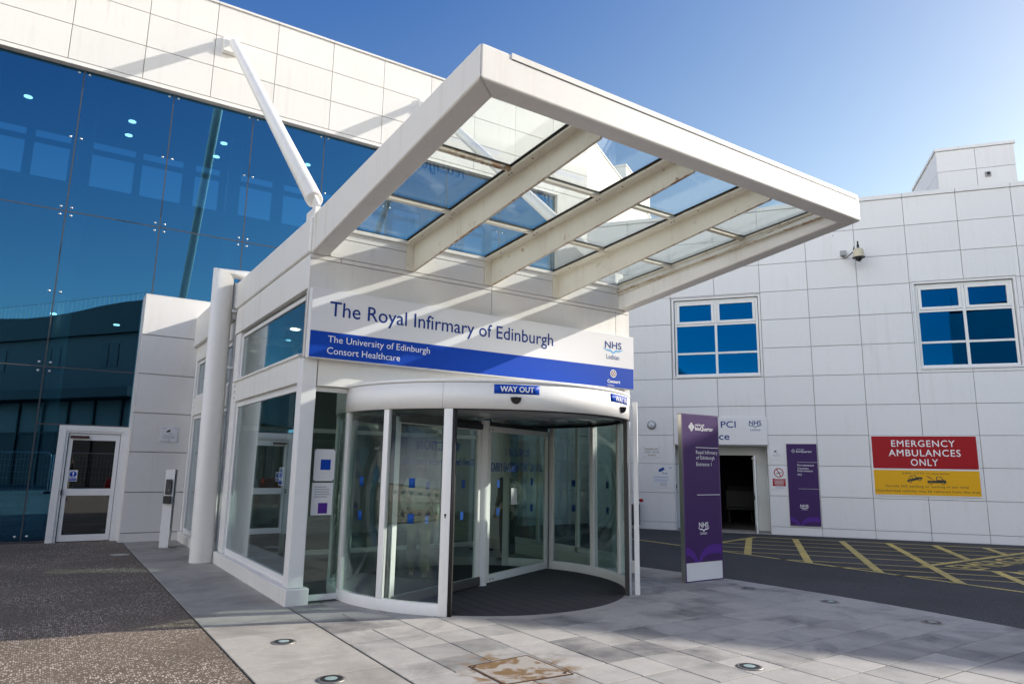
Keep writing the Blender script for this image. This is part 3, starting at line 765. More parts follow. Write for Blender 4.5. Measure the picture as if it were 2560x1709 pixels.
MB().box((-4, -5.9, -0.02), (2, rd, 0.012), F).build('corridor_floor', M['inside_floor'], wg)
MB().box((-2.6, rd, -0.02), (-0.1, 0.02, 0.03), F).build('step', M['plank'], wg)
# hospital bed parked in the dark corridor
M['bed_dark'] = mat('bed_dark', (0.03, 0.03, 0.03), 0.6)
bd = empty('hospital_bed', WNG(-1.0, -4.5, 0.012), 'hospital bed parked in the dark corridor inside the wing doorway', 'bed')
MB().box((-1.35, -5.2, 0.55), (-0.55, -3.7, 0.70), F).build('mattress', M['bed_dark'], bd, bevel=0.03)
MB().box((-1.38, -5.25, 0.42), (-0.52, -3.65, 0.545), F).build('bed_frame', M['bed_dark'], bd, bevel=0.02)
MB().box((-1.38, -3.64, 0.5), (-0.52, -3.58, 1.05), F).build('footboard', M['bed_dark'], bd, bevel=0.05)
MB().box((-1.38, -5.32, 0.5), (-0.52, -5.26, 1.15), F).build('headboard', M['bed_dark'], bd, bevel=0.05)
for s in (-1.3, -0.6):
    for dd in (-5.1, -3.8):
        MB().tube([F(s, dd, 0.06), F(s, dd, 0.415)], 0.03, 12).build('leg', M['bed_dark'], bd)
        MB().lathe([(0.05, -0.02), (0.06, 0.0), (0.05, 0.02)], F(s, dd, 0.062), 16, tuple(F.u)).build('castor', M['black'], bd)
# plant room on the wing roof, and an unseen box added for its shadow
o = empty('plant_room', WNG(6.3, -3.5, 8.9), 'grey panelled box on the wing roof with a small dark vent', 'roof box', 'plant rooms on the roofs')
RBX = Frame(WNG(0, -3.0, 0)[:2], -0.92415491)
panels(RBX, [5.31, 6.35, 7.38], [8.9, 10.87, 11.55], -0.03, 0.0, 0.006).build('front_cladding', M['clad_w'], o, bevel=0.004)
RBL = Frame(RBX(5.31, -0.0, 0)[:2], -0.92415491 + R(90))
q = MB(); q.box((5.34, -3.2, 8.9), (7.36, -0.032, 11.52), RBX); q.build('housing', M['joint'], o)
q = MB()
for z0, z1 in ((8.9, 10.865), (10.875, 11.55)): q.box((5.312, -3.2, z0), (5.338, -0.034, z1), RBX).box((7.362, -3.2, z0), (7.379, -0.034, z1), RBX)
q.build('side_cladding', M['clad_w'], o)
MB().box((5.27, -3.25, 11.55), (7.42, 0.04, 11.64), RBX).build('roof_cap', M['clad_w'], o, bevel=0.004)
v_ = MB().box((6.55, 0.0, 10.58), (6.70, 0.05, 10.72), RBX).build('vent', M['grey'], o)
MB().lathe([(0.045, 0), (0.045, 0.02), (0, 0.02)], RBX(6.63, 0.05, 10.66), 16, tuple(RBX.n)).build('vent_hole', M['black'], v_)
o = empty('plant_room', WNG(18.8, -2.0, 8.9), 'long white unseen box added on the wing roof to shade the paving', 'roof box', 'plant rooms on the roofs')
MB().box((14.6, -3.6, 8.9), (23.0, -0.9, 10.9), WNG).build('housing', M['clad_w'], o, bevel=0.02)
MB().box((14.5, -3.7, 10.9), (23.1, -0.8, 11.0), WNG).build('roof_cap', M['clad_w'], o)

# ------------------------------------------------------------------ entrance porch
po = empty('entrance_porch', (5.4, 10.7, 0), 'white framed glazed entrance porch behind the revolving door', 'porch')
X0, X1, YB = 2.58, 8.18, 12.78
def sbox(mb_, y0, y1, z0, z1, x0, x1): return mb_.box((x0, y0, z0), (x1, y1, z1))
# corner post, far post, plinth (left side); mirrored on the right
for sx in (0, 1):
    def X(a, b):
        return (a, b) if not sx else (X0 + X1 - b, X0 + X1 - a)
    q = MB(); a, b = X(2.58, 2.765); sbox(q, 8.60, 8.80, 0.205, 2.99, a, b); q.build('corner_post', M['frame'], po, bevel=0.006)
    q = MB(); a, b = X(2.6, 2.76); sbox(q, 12.36, 12.72, 0.205, 3.9, a, b); q.build('post', M['frame'], po, bevel=0.006)
    q = MB(); a, b = X(2.545, 2.83)
    for y0, y1 in ((8.55, 10.35), (10.36, 12.05), (12.06, 12.8)): sbox(q, y0, y1, 0.0, 0.2, a, b)
    q.build('plinth', M['white'], po, bevel=0.012)
    # window bay: frames, transom
    q = MB(); a, b = X(2.64, 2.70)
    sbox(q, 8.80, 12.36, 0.20, 0.29, a, b); sbox(q, 8.80, 12.36, 2.60, 2.69, a, b); sbox(q, 8.80, 8.85, 0.29, 2.60, a, b); sbox(q, 12.31, 12.36, 0.29, 2.60, a, b)
    sbox(q, 8.80, 12.36, 3.05, 3.09, a, b); sbox(q, 8.80, 12.36, 3.80, 3.86, a, b); sbox(q, 8.80, 8.85, 3.09, 3.80, a, b); sbox(q, 12.31, 12.36, 3.09, 3.80, a, b)
    wf = q.build('window_frame', M['frame'], po, bevel=0.004)
    q = MB(); a, b = X(2.66, 2.672); sbox(q, 8.85, 12.31, 0.29, 2.60, a, b); q.build('pane', M['side_glass'], wf)
    q = MB(); sbox(q, 8.85, 12.31, 3.09, 3.80, a, b); q.build('pane', M['side_glass'], wf)
    q = MB(); a, b = X(2.59, 2.65); sbox(q, 8.80, 12.5, 2.692, 3.048, a, b); tr = q.build('transom', M['white'], po, bevel=0.006)
    q = MB(); a, b = X(2.57, 2.66); sbox(q, 8.8, 12.5, 3.030, 3.065, a - 0.005, b); q.build('sill', M['white'], po, bevel=0.004)
    q = MB()
    for z in (2.76, 2.86, 2.96): q.lathe([(0.022, 0), (0.018, 0.008), (0, 0.008)], (2.59 if not sx else 8.17, 12.42, z), 12, (-1 if not sx else 1, 0, 0))
    q.build('bolt', M['grey'], po)
    # fascia: lower board, main board
    q = MB(); a, b = X(2.575, 2.75); sbox(q, 8.62, 12.72, 3.90, 4.31, a, b); q.build('soffit_board', M['white'], po, bevel=0.006)
    q = MB(); a, b = X(2.585, 2.75); sbox(q, 8.62, 12.72, 4.315, 4.365, a, b); q.build('shadow_strip', M['white'], po)
    q = MB(); a, b = X(2.555, 2.80); sbox(q, 8.61, 12.80, 4.37, 4.87, a, b); q.build('fascia', M['white'], po, bevel=0.03, seg=3)
MB().box((2.80, 8.70, 4.70), (7.96, 12.8, 4.84)).build('roof', M['white'], po)
MB().box((2.75, 8.72, 3.92), (8.01, 12.7, 3.97)).build('ceiling', M['ceiling'], po)
# front wall above the door
FF = FAC
q = MB()
q.box((2.78, -0.16, 2.655), (8.0, -0.01, 3.0), FF)
q.build('lintel', M['white'], po, bevel=0.006)
MB().box((2.60, -0.14, 3.003), (8.16, -0.032, 4.79), FF).build('front_core', M['joint'], po)
cuts = [2.575, 2.99, 5.36, 7.872, 8.185]
panels(FF, [2.575, 5.36, 7.872, 8.185], [3.003, 4.30], -0.03, 0.0, 0.004).build('front_cladding', M['clad'], po, bevel=0.004)
panels(FF, cuts, [4.30, 4.362], -0.03, 0.002, 0.004).build('cover_strip', M['clad'], po)
panels(FF, [2.84, 7.95], [4.362, 4.63], -0.03, 0.006, 0.004).build('upper_cladding', M['clad'], po)
panels(FF, [2.84, 7.95], [4.63, 4.735], -0.03, 0.012, 0.003).build('upper_strip', M['clad'], po)
MB().box((2.84, -0.06, 4.737), (7.95, 0.05, 4.785), FF).build('glazing_sill', M['white'], po, bevel=0.004)
MB().box((2.84, -0.05, 4.786), (7.95, 0.045, 4.80), FF).build('gasket', M['black'], po)
# narrow panes either side of the drum
for sx in (0, 1):
    def X(a, b): return (a, b) if not sx else (X0 + X1 - b - 0.0, X0 + X1 - a)
    q = MB()
    a, b = X(2.766, 2.80); q.box((a, 8.70, 0.02), (b, 8.76, 2.65))
    a, b = X(3.235, 3.27); q.box((a, 8.70, 0.02), (b, 8.76, 2.65))
    a, b = X(2.80, 3.235); q.box((a, 8.70, 0.02), (b, 8.76, 0.09)).box((a, 8.70, 2.59), (b, 8.76, 2.65))
    pf_ = q.build('side_frame', M['frame'], po, bevel=0.004)
    MB().box((a, 8.725, 0.09), (b, 8.735, 2.59)).build('pane', M['door_glass'], pf_)
# inner lobby: rear screen, right hand glazing posts, ceiling lights
q = MB()
for x in (2.78, 3.75, 4.9, 5.8, 6.9, 7.92): q.box((x - 0.04, 13.0, 0.01), (x + 0.04, 13.1, 3.9))
for z in (0.01, 2.25, 3.84): q.box((2.82, 13.0, z), (7.88, 13.1, z + 0.08))
sc_ = q.build('rear_screen', M['frame'], po, bevel=0.004)
MB().box((2.84, 13.045, 0.1), (7.86, 13.055, 3.83)).build('pane', M['door_glass'], sc_)
q = MB()
for y in (9.9, 11.1): q.box((8.06, y - 0.035, 0.2), (8.12, y + 0.035, 3.9))
q.build('mullion', M['frame'], po, bevel=0.004)
for x, y in ((3.3, 9.5), (3.3, 11.6), (7.3, 10.2), (7.3, 12.0), (5.3, 11.8)):
    MB().lathe([(0.075, 0.0), (0.075, -0.015), (0.05, -0.02), (0, -0.02)], (x, y, 3.92), 20).build('downlight', M['lamp'], po)

# glazed link between porch and main building
lk = empty('glazed_link', (2.7, 14.8, 0), 'white glazed passage running from the porch back to the stub wall', 'passage')
q = MB(); q.box((2.52, 12.86, 4.20), (2.80, 16.68, 4.88)); q.build('fascia', M['white'], lk, bevel=0.02)
MB().box((2.60, 12.86, 3.86), (2.75, 16.68, 4.195)).build('soffit_board', M['white'], lk, bevel=0.006)
MB().box((2.80, 12.86, 4.7), (8.0, 16.68, 4.8)).build('roof', M['white'], lk)
MB().box((2.76, 12.86, 3.92), (8.0, 16.6, 3.97)).build('ceiling', M['ceiling'], lk)
for y in (12.86, 16.52): MB().box((2.60, y, 0.205), (2.72, y + 0.13, 3.86)).build('post', M['frame'], lk, bevel=0.005)
MB().box((2.56, 12.86, 0.0), (2.82, 16.66, 0.2)).build('plinth', M['white'], lk, bevel=0.012)
q = MB()
for (z0, z1) in ((0.2, 0.28), (2.58, 2.66), (3.04, 3.10), (3.78, 3.86)): q.box((2.64, 12.98, z0), (2.70, 16.5, z1))
for y in (13.0, 14.75, 16.45):
    q.box((2.641, y, 0.28), (2.699, y + 0.05, 2.58)); q.box((2.641, y, 3.10), (2.699, y + 0.05, 3.78))
wf = q.build('window_frame', M['frame'], lk, bevel=0.004)
MB().box((2.665, 13.05, 0.28), (2.675, 16.45, 2.58)).build('pane', M['side_glass'], wf)
MB().box((2.665, 13.05, 3.10), (2.675, 16.45, 3.78)).build('pane', M['side_glass'], wf)
MB().box((2.60, 12.98, 2.66), (2.65, 16.5, 3.04)).build('transom', M['white'], lk, bevel=0.005)
q = MB()
for z in (2.74, 2.84, 2.94): q.lathe([(0.022, 0), (0, 0.008)], (2.60, 16.4, z), 10, (-1, 0, 0))
q.build('bolt', M['grey'], lk)
MB().box((8.0, 13.6, 0), (8.1, 16.68, 4.8)).build('inner_wall', M['inside_wall'], lk)

# ------------------------------------------------------------------ canopy
cn = empty('entrance_canopy', (5.38, 8.58, 4.4), 'white steel canopy with a glass roof reaching out over the entrance', 'canopy')
YF, YR = 4.40, 8.605
bz = lambda y: 4.362 + (YR - y) / (YR - YF) * (4.772 - 4.362)     # underside
tz = lambda y: 4.900 + (YR - y) / (YR - YF) * (5.095 - 4.900)     # top
def tapered(x0, x1, y0, y1, zb, zt):
    return MB().hull8([(x0, y0, zb(y0)), (x1, y0, zb(y0)), (x1, y1, zb(y1)), (x0, y1, zb(y1)), (x0, y0, zt(y0)), (x1, y0, zt(y0)), (x1, y1, zt(y1)), (x0, y1, zt(y1))])
BX0, BX1, BW = 2.585, 8.17, 0.235
gzf = lambda y: 4.802 + (YR - y) / (YR - YF) * (5.032 - 4.802)    # underside of the glass
# outer frame: two raking side beams and the front beam, mitred into one box section
def rbeam(name, x0, x1, y0a, y0b, y1):
    pts = [(x0, y0a, bz(y0a)), (x1, y0b, bz(y0b)), (x1, y1, bz(y1)), (x0, y1, bz(y1)), (x0, y0a, tz(y0a)), (x1, y0b, tz(y0b)), (x1, y1, tz(y1)), (x0, y1, tz(y1))]
    return MB().hull8(pts).build(name, M['canopy'], cn, bevel=0.022, seg=3)
YI = YF + 0.19
rbeam('side_beam', BX0, BX0 + BW, YF + 0.002, YI, YR)
rbeam('side_beam', BX1 - BW, BX1, YI, YF + 0.002, YR)
MB().hull8([(BX0, YF, bz(YF)), (BX1, YF, bz(YF)), (BX1 - BW - 0.001, YI, bz(YI)), (BX0 + BW + 0.001, YI, bz(YI)), (BX0, YF, tz(YF)), (BX1, YF, tz(YF)), (BX1 - BW - 0.001, YI, tz(YI)), (BX0 + BW + 0.001, YI, tz(YI))]).build('front_beam', M['canopy'], cn, bevel=0.022, seg=3)
MB().box((BX0 + 0.30, YF - 0.008, tz(YF) - 0.050), (BX1 - 0.05, YF - 0.001, tz(YF) + 0.006)).build('drip_flashing', M['canopy'], cn, bevel=0.003)
MB().box((BX0 + 0.31, YF - 0.004, tz(YF) - 0.056), (BX1 - 0.06, YF - 0.001, tz(YF) - 0.0505)).build('flashing_gap', M['dkgrey'], cn)
MB().box((BX1 - BW - 0.004, YI + 0.05, 4.6), (BX1 - BW - 0.002, YI + 0.06, 4.61)).build('rivet', M['rustrim'], cn)
# seam with rust along the inner face of the far beam
tapered(BX1 - BW - 0.004, BX1 - BW - 0.0005, YI + 0.02, YR - 0.02, lambda y: bz(y) + 0.235, lambda y: bz(y) + 0.247).build('seam', M['rusty'], cn)
tapered(BX1 - BW - 0.06, BX1 - BW - 0.0005, YI + 0.01, YR - 0.02, lambda y: gzf(y) - 0.14, lambda y: gzf(y) - 0.128).build('ledge', M['rusty'], cn)
# inner beams: web plate with a flange and glazing bars on top
bxs = [4.045, 5.335, 6.625]
for bx in bxs:
    q = tapered(bx - 0.012, bx + 0.012, YI + 0.002, YR, bz, lambda y: gzf(y) - 0.052)
    w_ = q.build('beam', M['beam'], cn)
    tapered(bx - 0.135, bx + 0.135, YI + 0.001, YR, lambda y: gzf(y) - 0.052, lambda y: gzf(y) - 0.032).build('flange', M['beam'], w_, bevel=0.003)
    tapered(bx - 0.0135, bx + 0.0135, YI + 0.003, YR, lambda y: bz(y) - 0.004, lambda y: bz(y) + 0.006).build('rusted_edge', M['rusty'], w_)
    tapered(bx - 0.12, bx + 0.12, YI + 0.001, YR, lambda y: gzf(y) - 0.031, lambda y: gzf(y) - 0.012).build('glazing_bar', M['rusty'], w_)
    for sg_ in (-1, 1):
        a, b = sorted((bx + sg_ * 0.118, bx + sg_ * 0.150))
        tapered(a, b, YI + 0.03, YR - 0.05, lambda y: gzf(y) - 0.0115, lambda y: gzf(y) - 0.001).build('gasket', M['black'], w_)
    MB().box((bx - 0.125, 8.575, 4.365), (bx - 0.0125, 8.59, 4.74)).build('end_plate', M['beam'], w_)
    q = MB()
    for y in (5.6, 6.0, 6.05, 7.3, 7.36, 8.2): q.lathe([(0.011, 0), (0.008, -0.006), (0, -0.006)], (bx - 0.08, y, gzf(y) - 0.0525), 8)
    q.build('bolt', M['rustrim'], w_)
edges = [BX0 + BW] + bxs + [BX1 - BW]
# edge gaskets and bars along the outer beams
for sg_, x in ((1, edges[0]), (-1, edges[-1])):
    a, b = sorted((x, x + sg_ * 0.035)); c = sorted((x + sg_ * 0.02, x + sg_ * 0.055)) if sg_ < 0 else sorted((x, x + 0.02))
    tapered(a, b, YI + 0.002, YR - 0.05, lambda y: gzf(y) - 0.035, lambda y: gzf(y) - 0.012).build('glazing_bar', M['beam'], cn)
    tapered(a - (0.02 if sg_ < 0 else 0), b + (0.02 if sg_ > 0 else 0), YI + 0.03, YR - 0.05, lambda y: gzf(y) - 0.0115, lambda y: gzf(y) - 0.001).build('gasket', M['black'], cn)
# cross bars and glass sheets
cy_ = [YI + 0.02, 5.97, 7.35, YR - 0.05]
for i in range(4):
    x0 = edges[i] + (0.121 if i else 0.036); x1 = edges[i + 1] - (0.121 if i < 3 else 0.036)
    for j, y in enumerate(cy_[1:3]):
        tapered(x0, x1, y - 0.03, y + 0.03, lambda yy: gzf(yy) - 0.055, lambda yy: gzf(yy) - 0.013).build('cross_bar', M['rusty'] if (i + j) % 3 == 0 else M['beam'], cn, bevel=0.003)
        tapered(x0 - 0.0, x1 + 0.0, y - 0.042, y + 0.042, lambda yy: gzf(yy) - 0.0125, lambda yy: gzf(yy) - 0.0015).build('gasket', M['black'], cn)
    for j in range(3):
        y0, y1 = cy_[j] + 0.004, cy_[j + 1] - 0.004
        tapered(edges[i] + 0.01, edges[i + 1] - 0.01, y0, y1, gzf, lambda y: gzf(y) + 0.013).build('glass_sheet', M['roof_glass'], cn)

# struts from the wall to the canopy
def strut(sx, xe, label):
    a = MAIN(sx, 0.17, 12.0); b = V((xe, 8.92, 5.14))
    o = empty('support_strut', MAIN(sx, 0.0, 12.0), label, 'strut', 'struts holding up the canopy')
    d = (b - a).normalized()
    p0, p1 = a + d * 0.25, b - d * 0.22
    MB().tube([p0 - d * 0.02, p0, p1, p1 + d * 0.004], [0.098, 0.118, 0.118, 0.112], 28).build('tube', M['white'], o)
    MB().box((sx - 0.22, 0.0, 11.70), (sx + 0.14, 0.07, 12.13), MAIN).box((sx - 0.20, 0.07, 11.74), (sx + 0.12, 0.10, 12.05), MAIN).build('wall_bracket', M['white'], o, bevel=0.012)
    ux = V((1, 0, 0)); w_ = d.cross(ux).normalized()
    q = MB(); h = 0.02
    q.hull8([p1 - ux * h + w_ * 0.075, p1 + ux * h + w_ * 0.075, p1 + ux * h - w_ * 0.075, p1 - ux * h - w_ * 0.075,
             b + d * 0.08 - ux * h + w_ * 0.06, b + d * 0.08 + ux * h + w_ * 0.06, b + d * 0.08 - w_ * 0.06 + ux * h, b + d * 0.08 - ux * h - w_ * 0.06])
    q.build('fin_plate', M['white'], o, bevel=0.004)
    q = MB(); q.hull8([a - ux * h + w_ * 0.08 - d * 0.1, a + ux * h + w_ * 0.08 - d * 0.1, a + ux * h - w_ * 0.08 - d * 0.1, a - ux * h - w_ * 0.08 - d * 0.1,
             p0 - ux * h + w_ * 0.08, p0 + ux * h + w_ * 0.08, p0 - w_ * 0.08 + ux * h, p0 - ux * h - w_ * 0.08])
    q.build('top_plate', M['white'], o, bevel=0.004)
    MB().box((xe - 0.10, 8.70, 4.872), (xe + 0.09, 9.06, 5.05)).build('shoe', M['white'], o, bevel=0.01)
strut(1.27, 2.72, 'white strut clear of the canopy, running up across the blue glass wall')
strut(6.62, 8.06, 'white strut seen through the canopy glass, at the wing end')

# floodlight on the porch roof
o = empty('floodlight', (8.62, 9.6, 4.87), 'round white floodlight on the porch roof seen through the end pane', 'floodlight')
MB().lathe([(0.02, -0.22), (0.13, -0.20), (0.15, -0.08), (0.155, 0.10), (0.17, 0.11), (0.17, 0.14), (0, 0.14)], (8.55, 9.55, 5.33), 32, (-0.75, -0.6, 0.25)).build('housing', M['frame'], o)
MB().lathe([(0.03, 0.0), (0.03, 0.012), (0, 0.014)], (8.55 - 0.107, 9.55 - 0.085, 5.33 + 0.035), 16, (-0.75, -0.6, 0.25)).build('knob', M['grey'], o)
MB().tube([(8.62, 9.6, 5.2), (8.75, 9.65, 5.1), (8.75, 9.65, 4.84)], 0.05, 14).build('bracket', M['frame'], o)
MB().box((8.5, 9.4, 4.70), (9.0, 9.9, 4.84)).build('base', M['frame'], o)
MB().tube([(8.75, 9.65, 4.72), (8.75, 9.65, 0.0)], 0.045, 14).build('pole', M['frame'], o)

# ------------------------------------------------------------------ big white pipe column at the porch corner
o = empty('pipe_column', (2.36, 12.86, 0), 'thick white round column with a mitred elbow beside the porch', 'column')
MB().tube([(2.385, 12.88, 0.0), (2.325, 12.88, 5.03), (3.3, 12.88, 5.03)], [0.186, 0.146, 0.146], 40).build('pipe', M['white'], o)
MB().lathe([(0.193, 0.0), (0.193, 0.012), (0.186, 0.012)], (2.385, 12.88, 0.012), 40).build('base_ring', M['grey'], o)
for z in (3.3, 4.32): MB().box((2.50, 12.80, z), (2.62, 12.86, z + 0.05)).build('bracket', M['frame'], o)
MB().tube([(2.57, 12.83, 4.4), (2.57, 12.83, 4.86)], 0.035, 12).build('spigot', M['frame'], o)

# ------------------------------------------------------------------ call post
o = empty('call_post', (2.11, 15.3, 0), 'short square white post with a grey intercom beside the stub wall', 'post')
PF = Frame((2.115, 15.24), R(-22))
MB().box((-0.085, -0.17, 0.012), (0.085, 0.0, 1.51), PF).build('post', M['frame'], o, bevel=0.004)
MB().box((-0.17, -0.26, 0.012), (0.17, 0.09, 0.022), PF).build('base_plate', M['steel_dark'], o)
MB().box((-0.065, 0.0, 1.03), (0.055, 0.035, 1.325), PF).build('intercom', M['panelgrey'] if 'panelgrey' in M else M['dkgrey'], o, bevel=0.015)
MB().box((0.0, 0.036, 1.24), (0.04, 0.038, 1.285), PF).build('button', M['black'], o)
MB().lathe([(0.007, 0), (0, 0.003)], PF(0.0, 0.036, 1.12), 10, tuple(PF.n)).build('indicator', M['text_w'], o)
MB().box((-0.075, 0.0, 0.86), (0.06, 0.06, 1.005), PF).build('card_reader', M['black'], o, bevel=0.006)

# ------------------------------------------------------------------ revolving door
rv = empty('revolving_door', (CX, CY, 0), 'large curved glass revolving door with a white drum below the blue sign', 'revolving door')
R0 = 2.10
MB().arc(R0 - 0.02, R0 + 0.03, 0, 360, 2.345, 2.655, seg=120).build('drum_fascia', M['fascia_w'] if 'fascia_w' in M else M['frame'], rv)
MB().arc(R0 - 0.02, R0 + 0.036, 0, 360, 2.659, 2.70, seg=120).build('drum_lip', M['frame'], rv)
q = MB()
for a in (-135, -45, 135, 45): q.arc(R0 + 0.0301, R0 + 0.0312, a - 0.06, a + 0.06, 2.345, 2.655, seg=2)
q.build('seam', M['joint'], rv)
MB().lathe([(0, 2.665), (R0 - 0.03, 2.665), (R0 - 0.03, 2.69), (0, 2.69)], (CX, CY, 0), 72).build('drum_top', M['frame'], rv)
MB().lathe([(0, 2.36), (R0 - 0.03, 2.36), (R0 - 0.03, 2.40), (0, 2.40)], (CX, CY, 0), 72).build('drum_ceiling', M['mirror'], rv)
MB().arc(R0 - 0.10, R0 - 0.04, 0, 360, 2.335, 2.359, seg=120).build('ceiling_track', M['black'], rv)
for x, y in ((6.35, 8.15), (4.4, 8.6), (5.9, 10.0)):
    MB().lathe([(0.09, 2.3595), (0.085, 2.345), (0.06, 2.342), (0, 2.342)], (x, y, 0), 24).build('downlight', M['bolt'], rv)
def drum_side(a0, a1, mids):
    s = 1 if a1 > a0 else -1
    MB().arc(R0 - 0.045, R0 + 0.02, a0, a1, 0.012, 0.145, seg=36).build('base_rail', M['frame'], rv, bevel=0.004)
    cuts_ = [a0] + mids + [a1]
    for i in range(len(cuts_) - 1):
        g0, g1 = cuts_[i] + s * 1.25, cuts_[i + 1] - s * 1.25
        MB().arc(R0 - 0.017, R0 - 0.008, g0, g1, 0.145, 2.345, seg=24).build('curved_pane', M['door_glass'], rv)
    for a in mids: MB().arc(R0 - 0.04, R0 + 0.018, a - 1.1, a + 1.1, 0.146, 2.344, seg=2).build('mullion', M['frame'], rv, bevel=0.004)
    for a in (a0, a1):
        e = 1.45
        MB().arc(R0 - 0.055, R0 + 0.024, a - e, a + e, 0.012, 2.344, seg=2).build('end_post', M['frame'], rv, bevel=0.006)
drum_side(227.0, 133.0, [204.2, 181.0, 157.0])
drum_side(-48.0, 47.0, [-22.5, 0.0, 24.0])
MB().arc(R0 - 0.05, R0 + 0.015, 228.5, 229.6, 0.012, 2.344, seg=2).build('rubber_seal', M['black'], rv)
MB().arc(R0 - 0.05, R0 + 0.005, -51.2, -49.5, 0.012, 2.344, seg=2).build('rubber_seal', M['black'], rv)
MB().arc(R0 + 0.07, R0 + 0.135, -48.2, -45.9, 0.012, 2.60, seg=2).build('closing_fin', M['frame'], rv, bevel=0.004)
q = MB(); PA = math.radians(-48)
MB().box((-0.018, 0.0, 0.95), (0.018, 0.004, 1.22), Frame((CX + (R0 + 0.0245) * math.cos(PA), CY + (R0 + 0.0245) * math.sin(PA)), PA + math.pi / 2)).build('lock_plate', M['bolt'], rv)
PA2 = math.radians(227)
LF = Frame((CX + (R0 + 0.0245) * math.cos(PA2), CY + (R0 + 0.0245) * math.sin(PA2)), PA2 + math.pi / 2)
MB().lathe([(0.014, 0), (0.012, 0.006), (0, 0.006)], LF(0, 0, 1.12), 12, tuple(LF.n)).box((-0.006, 0, 1.085), (0.006, 0.004, 1.12), LF).build('keyhole', M['black'], rv)
# wings on the centre post
WA = R(25.2)
def wing_leaf(ang, r_in, r_out, label_=None):
    F_ = Frame((CX, CY), ang)        # s outward along the wing
    q = MB(); zt, zb, w = 2.27, 0.03, 0.085
    q.box((r_in, -0.025, zb), (r_in + w, 0.025, zt), F_).box((r_out - w, -0.025, zb), (r_out, 0.025, zt), F_).box((r_in + w, -0.025, zb), (r_out - w, 0.025, zb + 0.11), F_).box((r_in + w, -0.025, zt - 0.085), (r_out - w, 0.025, zt), F_)
    lf = q.build('door_wing', M['frame'], rv, bevel=0.004)
    MB().box((r_in + w, -0.005, zb + 0.11), (r_out - w, 0.005, zt - 0.085), F_).build('pane', M['door_glass'], lf)
    MB().box((r_out, -0.012, zb), (r_out + 0.05, 0.012, zt), F_).box((r_in, -0.012, 0.014), (r_out, 0.012, 0.0295), F_).box((r_in, -0.012, zt + 0.0005), (r_out, 0.012, zt + 0.06), F_).build('brush_seal', M['black'], lf)
    q = MB()
    for s, z in ((r_in + 0.12, 0.075), (r_in + 0.2, 0.075), (r_in + 0.03, 2.225), (r_in + 0.12, 2.225)): q.lathe([(0.014, 0), (0, 0.002)], F_(s, 0.0255, z), 10, tuple(F_.n))
    q.build('bolt', M['black'], lf)
    return F_, lf
F1, l1 = wing_leaf(WA, 0.09, R0 - 0.11)
F2, l2 = wing_leaf(WA + math.pi, 0.09, R0 - 0.11)
MB().lathe([(0.085, 0.014), (0.085, 2.34)], (CX, CY, 0), 24).build('centre_post', M['frame'], rv)
F2r = Frame((CX, CY), WA)     # same plane as the near wing, read from the front: s runs negative
MB().box((-R0 + 0.14, 0.026, 0.03), (-0.1, 0.06, 0.15), F2r).build('kick_rail', M['dkgrey'], l2, bevel=0.01)
MB().box((-R0 + 0.14, 0.026, 2.20), (-0.12, 0.075, 2.29), F2r).build('sensor_bar', M['black'], l2, bevel=0.02)
MB().text('1 IN 3 OF US', (0.62, 1.835, 1.36, 1.955), F1, 0.0065, bold=0.012).text('CARRY BACTERIA THAT CAN KILL', (0.20, 1.60, 1.82, 1.735), F1, 0.0065, bold=0.012).build('lettering', M['navy'], l1)
MB().text('INFECTION', (-1.55, 1.875, -0.62, 1.99), F2r, 0.0065, bold=0.012, mirror=True).text("Don't be the one to pass it on", (-1.82, 1.66, -0.26, 1.78), F2r, 0.0065, bold=0.01, mirror=True).build('lettering', M['navy'], l2)
def stickers(F_, pts, parent, d=0.0065, w=0.075, h=0.11):
    for s, z in pts: MB().box((s - w / 2, d - 0.0008, z - h / 2), (s + w / 2, d, z + h / 2), F_).build('sticker', M['sticker'], parent)
stickers(F1, [(0.42, 1.42), (0.42, 1.01), (1.45, 1.44), (1.45, 1.03)], l1)
stickers(F2r, [(-0.5, 1.43), (-0.52, 1.0), (-1.3, 1.42), (-1.3, 1.0)], l2)
MB().box((0.80, 0.0057, 1.10), (0.98, 0.0065, 1.35), F1).build('notice', M['signwhite'], l1)
MB().text('PLEASE', (0.83, 1.25, 0.95, 1.275), F1, 0.0075).text('WAIT', (0.845, 1.18, 0.935, 1.205), F1, 0.0075).build('notice_lettering', M['ink'], l1) if False else None
for a, zs in ((192.5, (1.47, 1.06)), (215, (1.47, 1.06)), (-11, (1.42, 1.02)), (-34, (1.42, 1.02)), (12, (1.42, 1.02))):
    for z in zs: MB().arc(R0 - 0.0075, R0 - 0.0068, a - 1.1, a + 1.1, z - 0.055, z + 0.055, seg=2).build('sticker', M['sticker'], rv)
# movement sensors under the two small signs
for ang in (-111.5, -62):
    c = V((CX + (R0 + 0.03) * math.cos(R(ang)), CY + (R0 + 0.03) * math.sin(R(ang)), 2.485)); n = V((math.cos(R(ang)), math.sin(R(ang)), 0))
    vs = []; fs = []; K, L = 14, 7; u = V((-n.y, n.x, 0))
    for j in range(L + 1):
        for i in range(K + 1):
            th = math.pi * i / K; ph = math.pi / 2 * j / L
            vs.append(c + u * (-math.cos(th) * 0.068 * math.cos(ph * 0.96)) + n * (math.sin(th) * 0.065 * math.cos(ph * 0.9)) - V((0, 0, math.sin(ph) * 0.078)))
    for j in range(L):
        for i in range(K): fs.append((j * (K + 1) + i, j * (K + 1) + i + 1, (j + 1) * (K + 1) + i + 1, (j + 1) * (K + 1) + i))
    q = MB().add(vs, fs, True); q.add(vs[:K + 1], [list(range(K + 1))])
    q.build('sensor', M['sensor'] if 'sensor' in M else M['dome'], rv)
